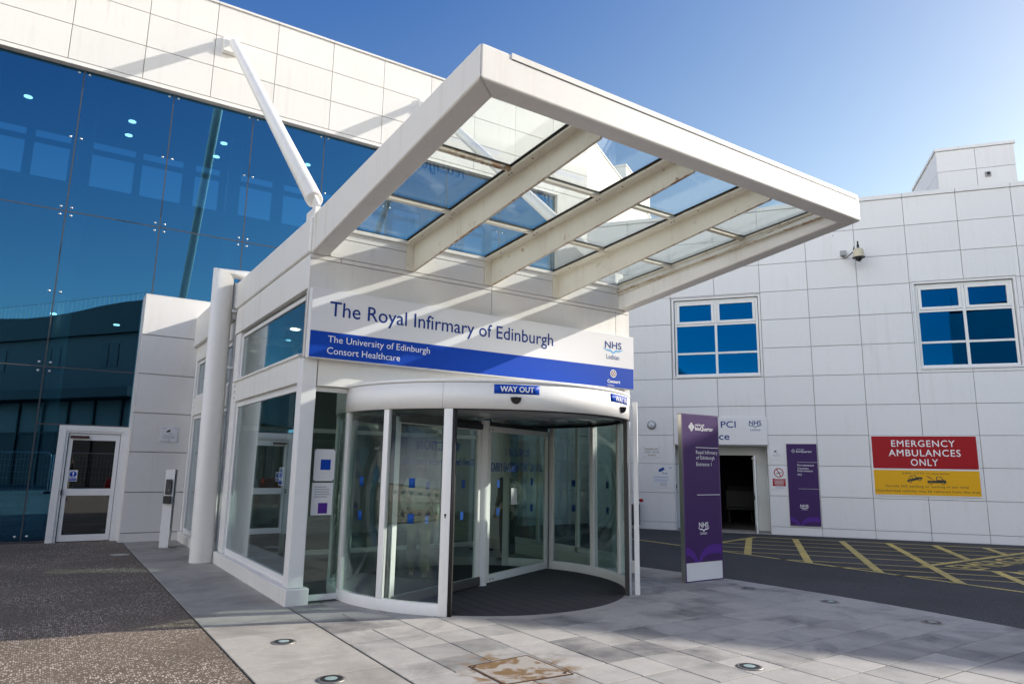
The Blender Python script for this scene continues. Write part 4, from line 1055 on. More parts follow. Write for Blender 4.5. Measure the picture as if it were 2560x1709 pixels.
# mat
o = MB().lathe([(0, 0.013), (R0 - 0.06, 0.013), (R0 - 0.06, 0.0165), (0, 0.0165)], (CX, CY, 0), 96).build('entrance_mat', M['mat'], None); tag(o, 'dark ribbed round mat filling the floor of the revolving door', 'mat')
o.location = (0, 0, 0)
o = MB().arc(R0 - 0.058, R0 + 0.06, 229.8, 311.0, 0.0, 0.0145, seg=40).build('threshold', M['slab'], rv)

# ------------------------------------------------------------------ signs
def sign(name, fr, s0, z0, s1, z1, label, face, d=0.012, t=0.012, group=None, bevel=0.002, part='board'):
    o = empty(name, fr((s0 + s1) / 2, d, z0), label, 'sign', group)
    MB().box((s0, d - t, z0), (s1, d, z1), fr).build(part, face, o, bevel=bevel)
    return o, d + 0.0015
def swoosh(q, cx, cz, w, h, fr, d):
    top = []; bot = []
    for i in range(-16, 17):
        t_ = i / 16; a = abs(t_)
        c = 0.62 * a ** 3.2 - 0.42 * max(0.0, 1 - a / 0.30) ** 1.4 + 0.10 * math.exp(-((a - 0.30) / 0.16) ** 2)
        th = 0.20 * (1 - a ** 3) + 0.03
        top.append((cx + t_ * w / 2, cz + (c + th) * h * 0.75)); bot.append((cx + t_ * w / 2, cz + (c - th) * h * 0.75))
    n = len(top)
    return q.add([fr(s, d, z) for s, z in top + bot], [(i, i + 1, n + i + 1, n + i) for i in range(n - 1)])
def emblem(q, cx, cz, w, h, fr, d):
    """four fans of nested chevrons set in a disc"""
    for k in range(4):
        a = math.pi / 2 * k
        for j, r in enumerate((0.10, 0.34, 0.58, 0.82)):
            for sg_ in (-1, 1):
                ln = (0.62, 0.52, 0.38, 0.20)[j]
                p0 = (r, 0.0); p1 = (r + ln * 0.80, sg_ * ln * 0.72); wd = 0.05
                dx, dy = p1[0] - p0[0], p1[1] - p0[1]; L_ = math.hypot(dx, dy); nx, ny = -dy / L_ * wd, dx / L_ * wd
                quad = [(p0[0] + nx, p0[1] + ny), (p1[0] + nx, p1[1] + ny), (p1[0] - nx, p1[1] - ny), (p0[0] - nx, p0[1] - ny)]
                q.flat([(cx + (x * math.cos(a) - y * math.sin(a)) * w / 2, cz + (x * math.sin(a) + y * math.cos(a)) * h / 2) for x, y in quad], fr, d)
    return q
def bars(q, s0, s1, z, n, dz, h, fr, d, seed=1, centre=False):
    """rows of small print too fine to read"""
    rr = random.Random(seed)
    for i in range(n):
        w = (s1 - s0) * rr.uniform(0.72, 1.0); c = (s0 + s1) / 2
        a, b = (c - w / 2, c + w / 2) if centre else (s0, s0 + w)
        q.flat([(a, z - i * dz), (b, z - i * dz), (b, z - i * dz + h), (a, z - i * dz + h)], fr, d)
    return q

# main sign box over the door
SB = Frame((0, 8.46), 0.0); kx = lambda x: x * 0.9953; kz = lambda z: 1.68 + (z - 1.68) * 0.9953
o = empty('entrance_sign', (5.37, 8.5, 2.98), 'long white and blue sign box with the hospital name over the revolving door', 'sign')
MB().box((2.592, -0.115, 2.985), (8.145, -0.002, 3.885), SB).build('casing', M['frame'], o, bevel=0.004)
MB().box((2.602, -0.0019, 3.332), (8.137, 0.0, 3.878), SB).build('upper_panel', M['signwhite'], o)
MB().box((2.602, -0.0019, 2.992), (8.137, 0.0, 3.330), SB).build('lower_panel', M['blue'], o)
def kt(q, s, b, **kw): return q.text(s, (kx(b[0]), kz(b[1]), kx(b[2]), kz(b[3])), SB, 0.002, **kw)
kt(MB(), 'The Royal Infirmary of Edinburgh', (2.845, 3.487, 6.455, 3.745), bold=0.006).build('lettering', M['navy'], o)
q = kt(MB(), 'The University of Edinburgh', (2.845, 3.178, 4.30, 3.292)); kt(q, 'Consort Healthcare', (2.842, 3.055, 3.855, 3.142)); q.build('lower_lettering', M['text_w'], o)
kt(MB(), 'NHS', (7.535, 3.645, 7.905, 3.765), bold=0.02).build('logo_lettering', M['navy'], o)
swoosh(MB(), kx(7.715), kz(3.605), 0.45, 0.10, SB, 0.002).build('logo_swoosh', M['ltblue'], o)
kt(MB(), 'Lothian', (7.565, 3.465, 7.85, 3.545)).build('logo_subtext', M['navy'], o)
q = MB().disc((kx(7.715), kz(3.228)), 0.066, SB, 0.002); q.build('crest_disc', M['text_w'], o)
q = MB().ring((kx(7.715), kz(3.228)), 0.036, 0.052, SB, 0.003)
for a in (45, 135):
    c, s = math.cos(R(a)), math.sin(R(a)); q.flat([(kx(7.715) + x * c - y * s, kz(3.228) + x * s + y * c) for x, y in ((-0.04, -0.006), (0.04, -0.006), (0.04, 0.006), (-0.04, 0.006))], SB, 0.0035)
q.box((kx(7.715) - 0.014, 0.0036, kz(3.228) - 0.010), (kx(7.715) + 0.014, 0.004, kz(3.228) + 0.010), SB)
q.build('crest', mat('crest_brown', (0.13, 0.025, 0.015), 0.5), o)
q = kt(MB(), 'Consort', (7.58, 3.068, 7.865, 3.125), bold=0.03); kt(q, 'healthcare', (7.585, 3.018, 7.73, 3.045)); q.build('crest_lettering', M['text_w'], o)

# small signs on the drum
def drum_sign(a0, a1, z0, z1, text, box, label, bold):
    r = R0 + 0.031; f = drum(r); sA = lambda a: R(a + 90) * r
    c = f(sA((a0 + a1) / 2), 0, z0); o = empty('door_sign', c, label, 'sign', 'blue signs on the door drum')
    q = MB().arc(r, r + 0.004, a0, a1, z0, z1, seg=8); q.build('plate', M['blue'], o)
    q = MB(); b0, b1 = sA(a0), sA(a1); w = b1 - b0
    q.text(text, (b0 + w * box[0], z0 + (z1 - z0) * box[1], b0 + w * box[2], z0 + (z1 - z0) * box[3]), f, 0.0065, bold=bold)
    q.build('lettering', M['text_w'], o)
drum_sign(-118.6, -103.7, 2.527, 2.637, 'WAY OUT', (0.13, 0.19, 0.88, 0.82), 'blue sign reading WAY OUT on the front of the white drum', 0.03)
drum_sign(-71.3, -54.5, 2.535, 2.637, 'WAY IN', (0.20, 0.13, 0.90, 0.87), 'blue sign reading WAY IN on the drum near the totem', 0.02)

# totem
o = empty('totem_sign', (8.592, 7.49, 0.012), 'tall purple totem sign standing on the kerb slabs by the road', 'sign')
TM = Frame((8.166, 7.445), 0.0)
MB().box((0.0, -0.085, 0.012), (0.852, -0.006, 2.53), TM).build('steel_body', M['steel'], o, bevel=0.003)
MB().box((0.0, -0.0055, 0.012), (0.022, 0.0, 2.53), TM).box((0.832, -0.0055, 0.012), (0.852, 0.0, 2.53), TM).box((0.0225, -0.0055, 2.51), (0.8315, 0.0, 2.53), TM).box((0.0225, -0.0055, 0.012), (0.8315, 0.0, 0.028), TM).build('edge', M['purple_edge'], o)
MB().box((-0.006, -0.09, 2.5305), (0.858, 0.004, 2.538), TM).build('top_cap', M['purple_edge'], o)
MB().box((0.0225, -0.0055, 0.292), (0.8315, -0.002, 2.5095), TM).build('purple_panel', M['purple'], o)
MB().box((0.0225, -0.0055, 0.0285), (0.8315, -0.001, 0.287), TM).build('white_panel', M['totwhite'] if 'totwhite' in M else M['signwhite'], o)
dd = 0.0
q = MB(); q.text('edinburgh', (0.305, 2.345, 0.515, 2.395), TM, dd).text('bioQuarter', (0.303, 2.275, 0.722, 2.348), TM, dd, bold=0.012)
q.text('Royal Infirmary', (0.307, 1.905, 0.805, 1.978), TM, dd, bold=0.0, space=1.05).text('of Edinburgh', (0.308, 1.822, 0.735, 1.893), TM, dd, bold=0.0, space=1.05).text('Entrance 1', (0.307, 1.737, 0.66, 1.793), TM, dd, bold=0.0, space=1.05)
q.text('NHS', (0.322, 0.802, 0.537, 0.882), TM, dd, bold=0.02).text('Lothian', (0.349, 0.698, 0.497, 0.742), TM, dd)
swoosh(q, 0.43, 0.772, 0.26, 0.065, TM, dd)
q.build('lettering', M['text_w'], o)
emblem(MB(), 0.218, 2.338, 0.135, 0.135, TM, dd).build('emblem', M['text_w'], o)
MB().box((0.307, -0.002, 2.018), (0.832, dd, 2.026), TM).box((0.304, -0.002, 1.290), (0.832, dd, 1.298), TM).build('rule', M['text_w'], o)
WR1 = [(0.294, 0.294), (0.31, 0.345), (0.35, 0.41), (0.41, 0.47), (0.49, 0.515), (0.58, 0.54), (0.68, 0.545), (0.76, 0.538), (0.83, 0.527), (0.83, 0.395), (0.74, 0.408), (0.64, 0.413), (0.53, 0.402), (0.44, 0.375), (0.38, 0.335), (0.35, 0.294)]
WL1 = [(0.284, 0.294), (0.255, 0.37), (0.21, 0.43), (0.15, 0.48), (0.09, 0.508), (0.0235, 0.525), (0.0235, 0.41), (0.08, 0.40), (0.14, 0.375), (0.19, 0.338), (0.225, 0.294)]
q = MB().flat(WR1, TM, -0.001).flat(WL1, TM, -0.001); q.build('wing_motif', M['violet'], o)

# signs on the wing
o, d = sign('doorway_sign', WNG, -2.592, 2.375, -0.088, 3.125, 'white sign ending in PCI above the recessed wing doorway', M['signwhite'], 0.05, 0.05)
q = MB().text('PCI', (-1.305, 2.84, -0.905, 3.025), WNG, d, bold=0.012).text('Entrance', (-2.22, 2.505, -1.085, 2.70), WNG, d, bold=0.012)
q.text('NHS', (-0.553, 2.91, -0.236, 3.035), WNG, d, bold=0.02).text('Lothian', (-0.522, 2.752, -0.27, 2.82), WNG, d); q.build('lettering', M['navy'], o)
swoosh(MB(), -0.395, 2.880, 0.38, 0.085, WNG, d).build('logo_swoosh', mat('logo_teal', (0.05, 0.20, 0.30), 0.4), o)

o, d = sign('wall_sign', WNG, 0.372, 0.262, 1.128, 2.405, 'flat purple sign fixed to the wing wall beside the recessed doorway', M['purple'], 0.03, 0.03)
q = MB().text('edinburgh', (0.618, 2.236, 0.815, 2.276), WNG, d).text('bioQuarter', (0.618, 2.166, 1.008, 2.232), WNG, d, bold=0.012)
for s_, zz_, w_ in (('Percutaneous', 1.817, 1.035), ('Coronary', 1.735, 0.90), ('Intervention', 1.668, 1.000)): q.text(s_, (0.627, zz_ - (0.018 if 'y' in s_ else 0), w_, zz_ + 0.05), WNG, d, bold=0.01)
q.text('PCI', (0.623, 1.568, 0.722, 1.618), WNG, d, bold=0.01).text('NHS', (0.645, 0.748, 0.842, 0.815), WNG, d, bold=0.02).text('Lothian', (0.675, 0.672, 0.81, 0.705), WNG, d)
swoosh(q, 0.742, 0.722, 0.235, 0.055, WNG, d)
q.box((0.632, d - 0.001, 1.915), (1.128, d, 1.921), WNG).box((0.622, d - 0.001, 1.220), (1.128, d, 1.226), WNG).build('lettering', M['greytext'] if 'greytext' in M else M['signwhite'], o)
emblem(MB(), 0.542, 2.215, 0.115, 0.115, WNG, d).build('emblem', M['greyink'], o)
fx = lambda p: (0.372 + p[0] * 0.888, 0.262 + (p[1] - 0.294) * 0.96)
MB().flat([fx(a) for a in WR1], WNG, d).flat([fx(a) for a in WL1], WNG, d).build('wing_motif', M['violet_dk'] if 'violet_dk' in M else M['violet'], o)

o, d = sign('ambulance_sign', WNG, 2.425, 1.772, 4.835, 2.632, 'big red sign with white capitals keeping the bay for emergency ambulances', M['signwhite'], 0.03, 0.03)
MB().ext([(2.455, 1.80), (2.46, 1.792), (4.80, 1.792), (4.812, 1.80), (4.812, 2.60), (4.80, 2.612), (2.46, 2.612), (2.455, 2.60)], d - 0.002, d, WNG).build('red_panel', M['red'], o)
MB().text('EMERGENCY', (2.912, 2.345, 4.342, 2.510), WNG, d + 0.001, bold=0.006, space=1.12).text('AMBULANCES', (2.835, 2.105, 4.448, 2.275), WNG, d + 0.001, bold=0.006, space=1.12).text('ONLY', (3.325, 1.866, 3.935, 2.037), WNG, d + 0.001, bold=0.006, space=1.12).build('lettering', M['text_w'], o)
o, d = sign('parking_sign', WNG, 2.425, 1.105, 4.835, 1.768, 'yellow warning sign about parking mounted below the red sign', M['signwhite'], 0.03, 0.03)
MB().ext([(2.455, 1.14), (2.465, 1.13), (4.80, 1.13), (4.812, 1.14), (4.812, 1.742), (4.80, 1.752), (2.465, 1.752), (2.455, 1.742)], d - 0.002, d, WNG).build('yellow_panel', M['yellow'], o)
q = MB().text('24Hr CCTV in operation', (3.112, 1.642, 4.160, 1.700), WNG, d + 0.001, bold=0.012, space=1.1)
q.text('Strictly NO parking or waiting at any time', (2.71, 1.308, 4.552, 1.378), WNG, d + 0.001, bold=0.012, space=1.1).text('Unauthorised vehicles may be removed from this area', (2.475, 1.192, 4.785, 1.262), WNG, d + 0.001, bold=0.012, space=1.1)
q.build('lettering', M['ink'], o)
# the towed car and the truck, drawn as flat shapes on the board
def P_(pts, s0, z0, w, h, rot=0.0):
    out = []
    for x, y in pts:
        out.append((s0 + (x * math.cos(rot) - y * math.sin(rot)) * w, z0 + (x * math.sin(rot) + y * math.cos(rot)) * h))
    return out
q = MB(); dq = d + 0.001
car_body = [(0.0, 0.16), (0.02, 0.36), (0.12, 0.42), (0.22, 0.74), (0.36, 0.86), (0.56, 0.84), (0.70, 0.50), (0.96, 0.42), (1.0, 0.30), (0.99, 0.16)]
cs, cz_, cw, ch, cr = 3.215, 1.425, 0.365, 0.20, R(13)
cpt = lambda pts: [(cs + (x * cw) * math.cos(cr) - (y * ch) * math.sin(cr), cz_ + (x * cw) * math.sin(cr) + (y * ch) * math.cos(cr)) for x, y in pts]
q.flat(cpt(car_body), WNG, dq)
tk = lambda pts: [(3.66 + x * 0.42, 1.43 + y * 0.20) for x, y in pts]
q.flat(tk([(0, 0.05), (0, 0.35), (0.48, 0.35), (0.48, 0.85), (0.74, 0.85), (0.86, 0.45), (0.98, 0.40), (1.0, 0.05)]), WNG, dq)
q.flat(tk([(0.42, 0.34), (0.10, 0.72), (-0.06, 0.92), (-0.07, 0.96), (0.14, 0.80), (0.36, 0.36)]), WNG, dq + 0.0002)
wheels = cpt([(0.20, 0.14), (0.80, 0.14)]) + tk([(0.17, 0.03), (0.82, 0.03)])
for c in wheels: q.disc(c, 0.034, WNG, dq + 0.0004, 20)
q.build('tow_pictogram', M['ink'], o)
q = MB()
for c in wheels: q.disc(c, 0.018, WNG, dq + 0.0008, 16)
q.flat(cpt([(0.16, 0.46), (0.25, 0.72), (0.36, 0.79), (0.36, 0.46)]), WNG, dq + 0.0008).flat(cpt([(0.40, 0.46), (0.40, 0.79), (0.54, 0.77), (0.64, 0.46)]), WNG, dq + 0.0008).flat(tk([(0.53, 0.45), (0.53, 0.78), (0.70, 0.78), (0.80, 0.45)]), WNG, dq + 0.0008)
q.build('pictogram_gap', M['yellow'], o)

def cctv_icon(q, cx, cz, s, fr, d):
    a = R(28); rot = lambda x, y: (cx + (x * math.cos(a) - y * math.sin(a)) * s, cz + (x * math.sin(a) + y * math.cos(a)) * s)
    q.flat([rot(*p) for p in ((-0.5, -0.16), (0.42, -0.20), (0.42, 0.24), (-0.42, 0.22))], fr, d)
    q.flat([(cx - 0.02 * s, cz - 0.18 * s), (cx + 0.06 * s, cz - 0.18 * s), (cx + 0.30 * s, cz - 0.56 * s), (cx + 0.22 * s, cz - 0.58 * s)], fr, d)
    q.flat([(cx + 0.22 * s, cz - 0.60 * s), (cx + 0.75 * s, cz - 0.60 * s), (cx + 0.75 * s, cz - 0.52 * s), (cx + 0.22 * s, cz - 0.52 * s)], fr, d)
    q.flat([(cx + 0.75 * s, cz - 0.68 * s), (cx + 0.81 * s, cz - 0.68 * s), (cx + 0.81 * s, cz - 0.42 * s), (cx + 0.75 * s, cz - 0.42 * s)], fr, d)
o, d = sign('camera_notice', WNG, -3.222, 1.155, -2.635, 1.765, 'larger white notice with a blue camera symbol near the doorway', M['signwhite'], 0.012, 0.01, 'notices about cameras')
q = MB(); cctv_icon(q, -2.97, 1.66, 0.19, WNG, d); q.build('camera_symbol', M['sticker'], o)
bars(bars(MB(), -3.19, -2.68, 1.44, 1, 0.03, 0.022, WNG, d, 3), -3.19, -2.68, 1.375, 2, 0.035, 0.014, WNG, d, 4).build('fine_print', M['paleink'], o)
bars(MB(), -3.03, -2.82, 1.29, 4, 0.026, 0.010, WNG, d, 5, True).build('address_print', M['greyink'], o)
MB().text('NHS', (-2.765, 1.705, -2.69, 1.73), WNG, d, bold=0.04).build('lettering', M['navy'], o)
o, d = sign('camera_notice', WNG, -0.03, 1.988, 0.243, 2.284, 'small white notice with a black camera symbol above the smoking sign', M['signwhite'], 0.012, 0.01, 'notices about cameras')
q = MB(); cctv_icon(q, 0.09, 2.20, 0.085, WNG, d); q.build('camera_symbol', M['ink'], o)
bars(MB(), 0.0, 0.215, 2.11, 3, 0.024, 0.009, WNG, d, 6, True).build('fine_print', M['greyink'], o)
o, d = sign('smoking_sign', WNG, -0.035, 1.185, 0.345, 1.792, 'white notice with a red barred circle beside the flat purple sign', M['signwhite'], 0.012, 0.01)
q = MB().ring((0.149, 1.632), 0.10, 0.124, WNG, d)
c, s = math.cos(R(118)), math.sin(R(118)); q.flat([(0.149 + x * c - y * s, 1.632 + x * s + y * c) for x, y in ((-0.105, -0.011), (0.105, -0.011), (0.105, 0.011), (-0.105, 0.011))], WNG, d + 0.001)
q.flat([(-0.015, 1.278), (0.312, 1.278), (0.312, 1.475), (-0.015, 1.475)], WNG, d); q.build('red_symbol', M['red'], o)
c, s = math.cos(R(14)), math.sin(R(14)); q = MB().flat([(0.149 + x * c - y * s, 1.622 + x * s + y * c) for x, y in ((-0.07, -0.009), (0.08, -0.009), (0.08, 0.009), (-0.07, 0.009))], WNG, d + 0.0006); q.build('cigarette', M['ink'], o)
bars(MB(), 0.01, 0.29, 1.445, 5, 0.034, 0.012, WNG, d + 0.001, 8, True).build('fine_print', M['paper'] if 'paper' in M else M['signwhite'], o)
bars(MB(), 0.03, 0.28, 1.245, 2, 0.025, 0.009, WNG, d, 9, True).build('lower_print', M['paleink'], o)
o, d = sign('valve_sign', WNG, -3.465, 1.988, -3.012, 2.292, 'pale plate about a sprinkler valve with brown capitals below the alarm', M['signwhite'], 0.01, 0.008)
MB().text('SPRINKLER', (-3.42, 2.215, -3.06, 2.262), WNG, d, bold=0.012).text('STOP  VALVE', (-3.44, 2.130, -3.035, 2.178), WNG, d, bold=0.012).text('INSIDE', (-3.345, 2.045, -3.13, 2.092), WNG, d, bold=0.012).build('lettering', M['brownink'], o)
q = MB()
for s_ in (-3.455, -3.022):
    for z_ in (1.998, 2.282): q.lathe([(0.011, 0), (0, 0.004)], WNG(s_, 0.010, z_), 10, tuple(WNG.n))
q.build('screw', M['dkgrey'], o)
# camera notice on the stub wall
o, d = sign('camera_notice', SW, 2.035, 2.09, 2.375, 2.405, 'white camera notice on the stub wall above the call post', M['signwhite'], 0.035, 0.012, 'notices about cameras')
q = MB(); cctv_icon(q, 2.19, 2.315, 0.09, SW, d); q.build('camera_symbol', M['ink'], o)
bars(MB(), 2.07, 2.34, 2.215, 3, 0.028, 0.010, SW, d, 12, True).build('fine_print', M['greyink'], o)
MB().box((2.19, d - 0.001, 2.11), (2.225, d, 2.13), SW).box((2.05, d - 0.001, 2.375), (2.14, d, 2.385), SW).box((2.29, d - 0.001, 2.375), (2.36, d, 2.385), SW).build('logo', M['paleink'], o)

# fittings on the wing
o = empty('alarm_sounder', WNG(-3.225, 0, 2.93), 'round grey alarm sounder with a white face on the wing wall', 'alarm')
MB().lathe([(0.125, 0), (0.128, 0.03), (0.112, 0.055), (0.09, 0.06), (0.0, 0.06)], WNG(-3.225, 0, 2.93), 36, tuple(WNG.n)).build('housing', M['alarmgrey'] if 'alarmgrey' in M else M['grey'], o)
MB().lathe([(0.085, 0.061), (0.083, 0.066), (0, 0.068)], WNG(-3.225, 0, 2.93), 32, tuple(WNG.n)).build('face', M['signwhite'], o)
MB().text('SPRINKLER', (-3.275, 2.965, -3.175, 2.982), WNG, 0.07).text('ALARM', (-3.26, 2.875, -3.19, 2.893), WNG, 0.07).disc((-3.225, 2.93), 0.012, WNG, 0.07, 12).build('lettering', M['navy'], o)
o = empty('dome_camera', WNG(2.43, 0, 7.35), 'cream dome camera with a black finial hanging off the wing wall', 'camera')
dc = WNG(2.43, 0.42, 7.36)
MB().lathe([(0.145, 0.0), (0.140, 0.03), (0.132, 0.16), (0.115, 0.225), (0.06, 0.25), (0, 0.25)], dc, 32).build('housing', M['cream'], o)
MB().lathe([(0.158, -0.012), (0.158, 0.004), (0.146, 0.006)], dc, 32).build('rim', M['black'], o)
MB().lathe([(0.085, -0.012), (0.08, -0.06), (0.055, -0.095), (0.0, -0.11)], dc, 28).build('dome', M['dome'], o)
MB().lathe([(0.032, 0.25), (0.032, 0.36), (0.02, 0.38), (0.014, 0.40), (0.026, 0.415), (0.02, 0.44), (0.0, 0.47)], dc, 16).build('finial', M['black'], o)
MB().tube([dc + V((0, 0, 0.23)), dc - WNG.n * 0.2 + V((0, 0, 0.22)), WNG(2.43, 0, 7.56)], 0.024, 12).build('arm', M['cream'], o)
MB().tube([dc + V((0.05, 0.03, -0.02)), dc + V((-0.05, -0.05, -0.14))], 0.012, 8).build('antenna', M['dkgrey'], o)
MB().tube([WNG(2.33, 0.34, 7.60), WNG(2.35, 0.33, 7.70)], [0.02, 0.012], 10).build('gland', M['black'], o)
o = empty('junction_box', WNG(2.105, 0, 7.61), 'small grey junction box with a looped cable beside the dome camera', 'junction box')
MB().box((2.03, 0.0, 7.55), (2.185, 0.09, 7.69), WNG).build('box', M['ltgrey'] if 'ltgrey' in M else M['grey'], o, bevel=0.01)
MB().tube([WNG(2.09, 0.06, 7.55), WNG(2.10, 0.08, 7.49), WNG(2.15, 0.14, 7.455), WNG(2.22, 0.22, 7.48), WNG(2.31, 0.34, 7.55)], 0.014, 10).build('cable', M['black'], o)
o = empty('card_reader', WNG(-2.62, -0.05, 1.135), 'small black card reader in the reveal of the recessed doorway', 'card reader')
MB().box((-2.608, -0.14, 1.135), (-2.57, -0.05, 1.266), WNG).build('body', M['black'], o, bevel=0.006)
MB().box((-2.5702, -0.12, 1.21), (-2.568, -0.07, 1.25), WNG).build('keypad', M['grey'], o)
o = empty('hydrant_valve', WNG(-3.6, 0.0, 0.55), 'dark inlet box with a red handle low on the wing wall', 'valve')
MB().box((-3.85, 0.0, 0.12), (-3.60, 0.28, 0.68), WNG).build('cabinet', M['hydrant'] if 'hydrant' in M else M['dkgrey'], o, bevel=0.01)
MB().tube([WNG(-3.7, 0.2, 0.68), WNG(-3.7, 0.2, 0.80), WNG(-3.52, 0.2, 0.80)], 0.028, 12).build('pipe', M['dkgrey'], o)
MB().lathe([(0.04, 0), (0.045, 0.05), (0.04, 0.09), (0, 0.09)], WNG(-3.57, 0.2, 0.80), 16, tuple(WNG.u)).build('handle', M['redpaint'] if 'redpaint' in M else M['red'], o)

# posters in the narrow pane beside the drum
PN = Frame((0, 8.722), 0.0)
o, d = sign('poster', PN, 2.845, 1.46, 3.115, 1.86, 'upper poster with a blue square behind the narrow pane by the drum', M['signwhite'], 0.0, 0.004, 'posters by the door')
MB().box((2.93, d - 0.001, 1.60), (3.06, d, 1.73), PN).build('picture', M['blue'], o)
q = MB()
for x in (2.855, 3.105):
    for z in (1.47, 1.85): q.lathe([(0.009, 0), (0, 0.004)], PN(x, 0.0005, z), 8, (0, -1, 0))
q.build('stud', M['dkgrey'], o)
o, d = sign('poster', PN, 2.84, 1.04, 3.11, 1.44, 'lower poster with a violet square behind the narrow pane by the drum', M['signwhite'], 0.0, 0.004, 'posters by the door')
MB().box((2.93, d - 0.001, 1.06), (3.05, d, 1.19), PN).build('picture', M['violet'], o)
bars(MB(), 2.87, 3.08, 1.38, 5, 0.03, 0.012, PN, d, 14).build('fine_print', M['greyink'], o)
o, d = sign('window_notice', Frame((2.68, 0), -math.pi / 2), -9.62, 1.38, -9.42, 1.62, 'blue and white push notice seen through the porch side window', M['signwhite'], 0.012, 0.004)
FW = Frame((2.68, 0), -math.pi / 2)
MB().disc((-9.52, 1.535), 0.065, FW, d).flat([(-9.60, 1.395), (-9.44, 1.395), (-9.44, 1.445), (-9.60, 1.445)], FW, d).build('symbol', M['blue'], o)
MB().text('!', (-9.535, 1.495, -9.505, 1.58), FW, d + 0.001, bold=0.02).build('lettering', M['text_w'], o)

# ------------------------------------------------------------------ buildings across the forecourt (seen mirrored in the glass, rear one added)
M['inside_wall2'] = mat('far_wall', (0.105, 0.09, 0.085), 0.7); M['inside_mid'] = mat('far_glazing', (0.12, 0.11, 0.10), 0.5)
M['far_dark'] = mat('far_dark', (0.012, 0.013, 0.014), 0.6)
OB = Frame((-6.0, -24.0), math.atan2(10.2, 7.9) + math.pi)     # s grows away from the camera side; outward normal faces the glass wall
o = empty('opposite_block', OB(6, 0, 0), 'white block with a dark roof band mirrored in the tall glass wall', 'building')
L0, L1 = -14.5, 26.0
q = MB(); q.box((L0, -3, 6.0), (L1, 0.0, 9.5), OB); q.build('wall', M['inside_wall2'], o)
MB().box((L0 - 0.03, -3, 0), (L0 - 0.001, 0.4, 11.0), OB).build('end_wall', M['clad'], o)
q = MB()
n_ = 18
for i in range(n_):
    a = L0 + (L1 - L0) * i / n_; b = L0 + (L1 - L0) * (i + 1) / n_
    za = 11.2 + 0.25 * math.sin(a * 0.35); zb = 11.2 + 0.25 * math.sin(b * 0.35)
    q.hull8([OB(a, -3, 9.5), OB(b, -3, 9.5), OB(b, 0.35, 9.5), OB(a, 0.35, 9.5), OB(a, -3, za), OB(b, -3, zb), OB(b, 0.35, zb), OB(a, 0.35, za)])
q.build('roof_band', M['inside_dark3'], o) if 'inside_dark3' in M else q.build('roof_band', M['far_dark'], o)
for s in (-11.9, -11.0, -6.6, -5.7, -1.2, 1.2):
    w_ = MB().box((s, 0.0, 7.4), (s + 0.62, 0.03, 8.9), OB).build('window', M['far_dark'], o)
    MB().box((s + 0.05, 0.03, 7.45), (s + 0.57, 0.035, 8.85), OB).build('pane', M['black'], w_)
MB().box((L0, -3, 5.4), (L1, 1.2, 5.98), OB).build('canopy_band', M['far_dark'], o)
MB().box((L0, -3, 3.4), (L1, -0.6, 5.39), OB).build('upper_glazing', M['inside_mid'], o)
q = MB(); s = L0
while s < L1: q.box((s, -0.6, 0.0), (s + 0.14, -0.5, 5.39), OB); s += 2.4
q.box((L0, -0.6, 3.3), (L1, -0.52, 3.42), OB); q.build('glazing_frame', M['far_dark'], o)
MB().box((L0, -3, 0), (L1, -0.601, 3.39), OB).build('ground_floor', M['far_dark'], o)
q = MB()
for i in range(46): s = L0 + 0.4 + i * 0.42; q.tube([OB(s, 0.2, 11.0), OB(s, 0.2, 11.95)], 0.02, 6)
q.tube([OB(L0, 0.2, 11.95), OB(L0 + 19, 0.2, 11.95)], 0.025, 6); q.build('roof_rail', M['bolt'], o)
o = empty('side_block', (-26, 10, 0), 'long low block made white to bounce sunlight, its dark roof edge mirrored in the porch side windows', 'building')
MB().box((-34, -24, 0), (-24, 44, 8.6)).build('wall', M['clad'], o); MB().box((-34.2, -24.2, 8.6), (-23.8, 44.2, 9.2)).build('roof', M['dkgrey'], o)  # wall made white and long to reflect sunlight onto the shaded wing
q = MB()
for i in range(14): q.box((-24.0, -10 + i * 3.5, 4.2), (-23.96, -8.4 + i * 3.5, 6.0)); 
q.build('window_band', M['winblue'], o)
o = empty('added_rear_block', (10, -46, 0), 'long low dark block added beyond the forecourt to hide the bright horizon', 'building')
MB().box((-16, -56, 0), (70, -44, 9.0)).build('wall', M['inside_wall2'], o); MB().box((-16.3, -56.3, 9.0), (70.3, -43.7, 10.2)).build('roof', M['dkgrey'], o)  # added dark mass, keeps the bright horizon out of the door glass
q = MB()
for i in range(24): q.box((-14 + i * 3.5, -44.0, 3.4), (-12.2 + i * 3.5, -43.96, 6.4))
q.build('window_band', M['black'], o)
# barriers behind the photographer
def mesh_fence(x, y, ang, label):
    F_ = Frame((x, y), ang); o = empty('mesh_fence', (x, y, 0), label, 'fence', 'steel site fence panels')
    MB().tube([F_(0, 0, 0.05), F_(0, 0, 1.85), F_(0.15, 0, 2.0), F_(2.95, 0, 2.0), F_(3.1, 0, 1.85), F_(3.1, 0, 0.05)], 0.02, 10).build('frame', M['bolt'], o)
    q = MB()
    for i in range(1, 20): q.tube([F_(0.155 * i, 0, 0.15), F_(0.155 * i, 0, 1.98)], 0.004, 4)
    for j in range(7): q.tube([F_(0, 0, 0.15 + 0.3 * j), F_(3.1, 0, 0.15 + 0.3 * j)], 0.004, 4)
    q.build('mesh', M['bolt'], o)
    for s in (0.0, 3.1): MB().box((s - 0.11, -0.3, 0.0), (s + 0.11, 0.3, 0.12), F_).build('foot', M['black'], o, bevel=0.02)
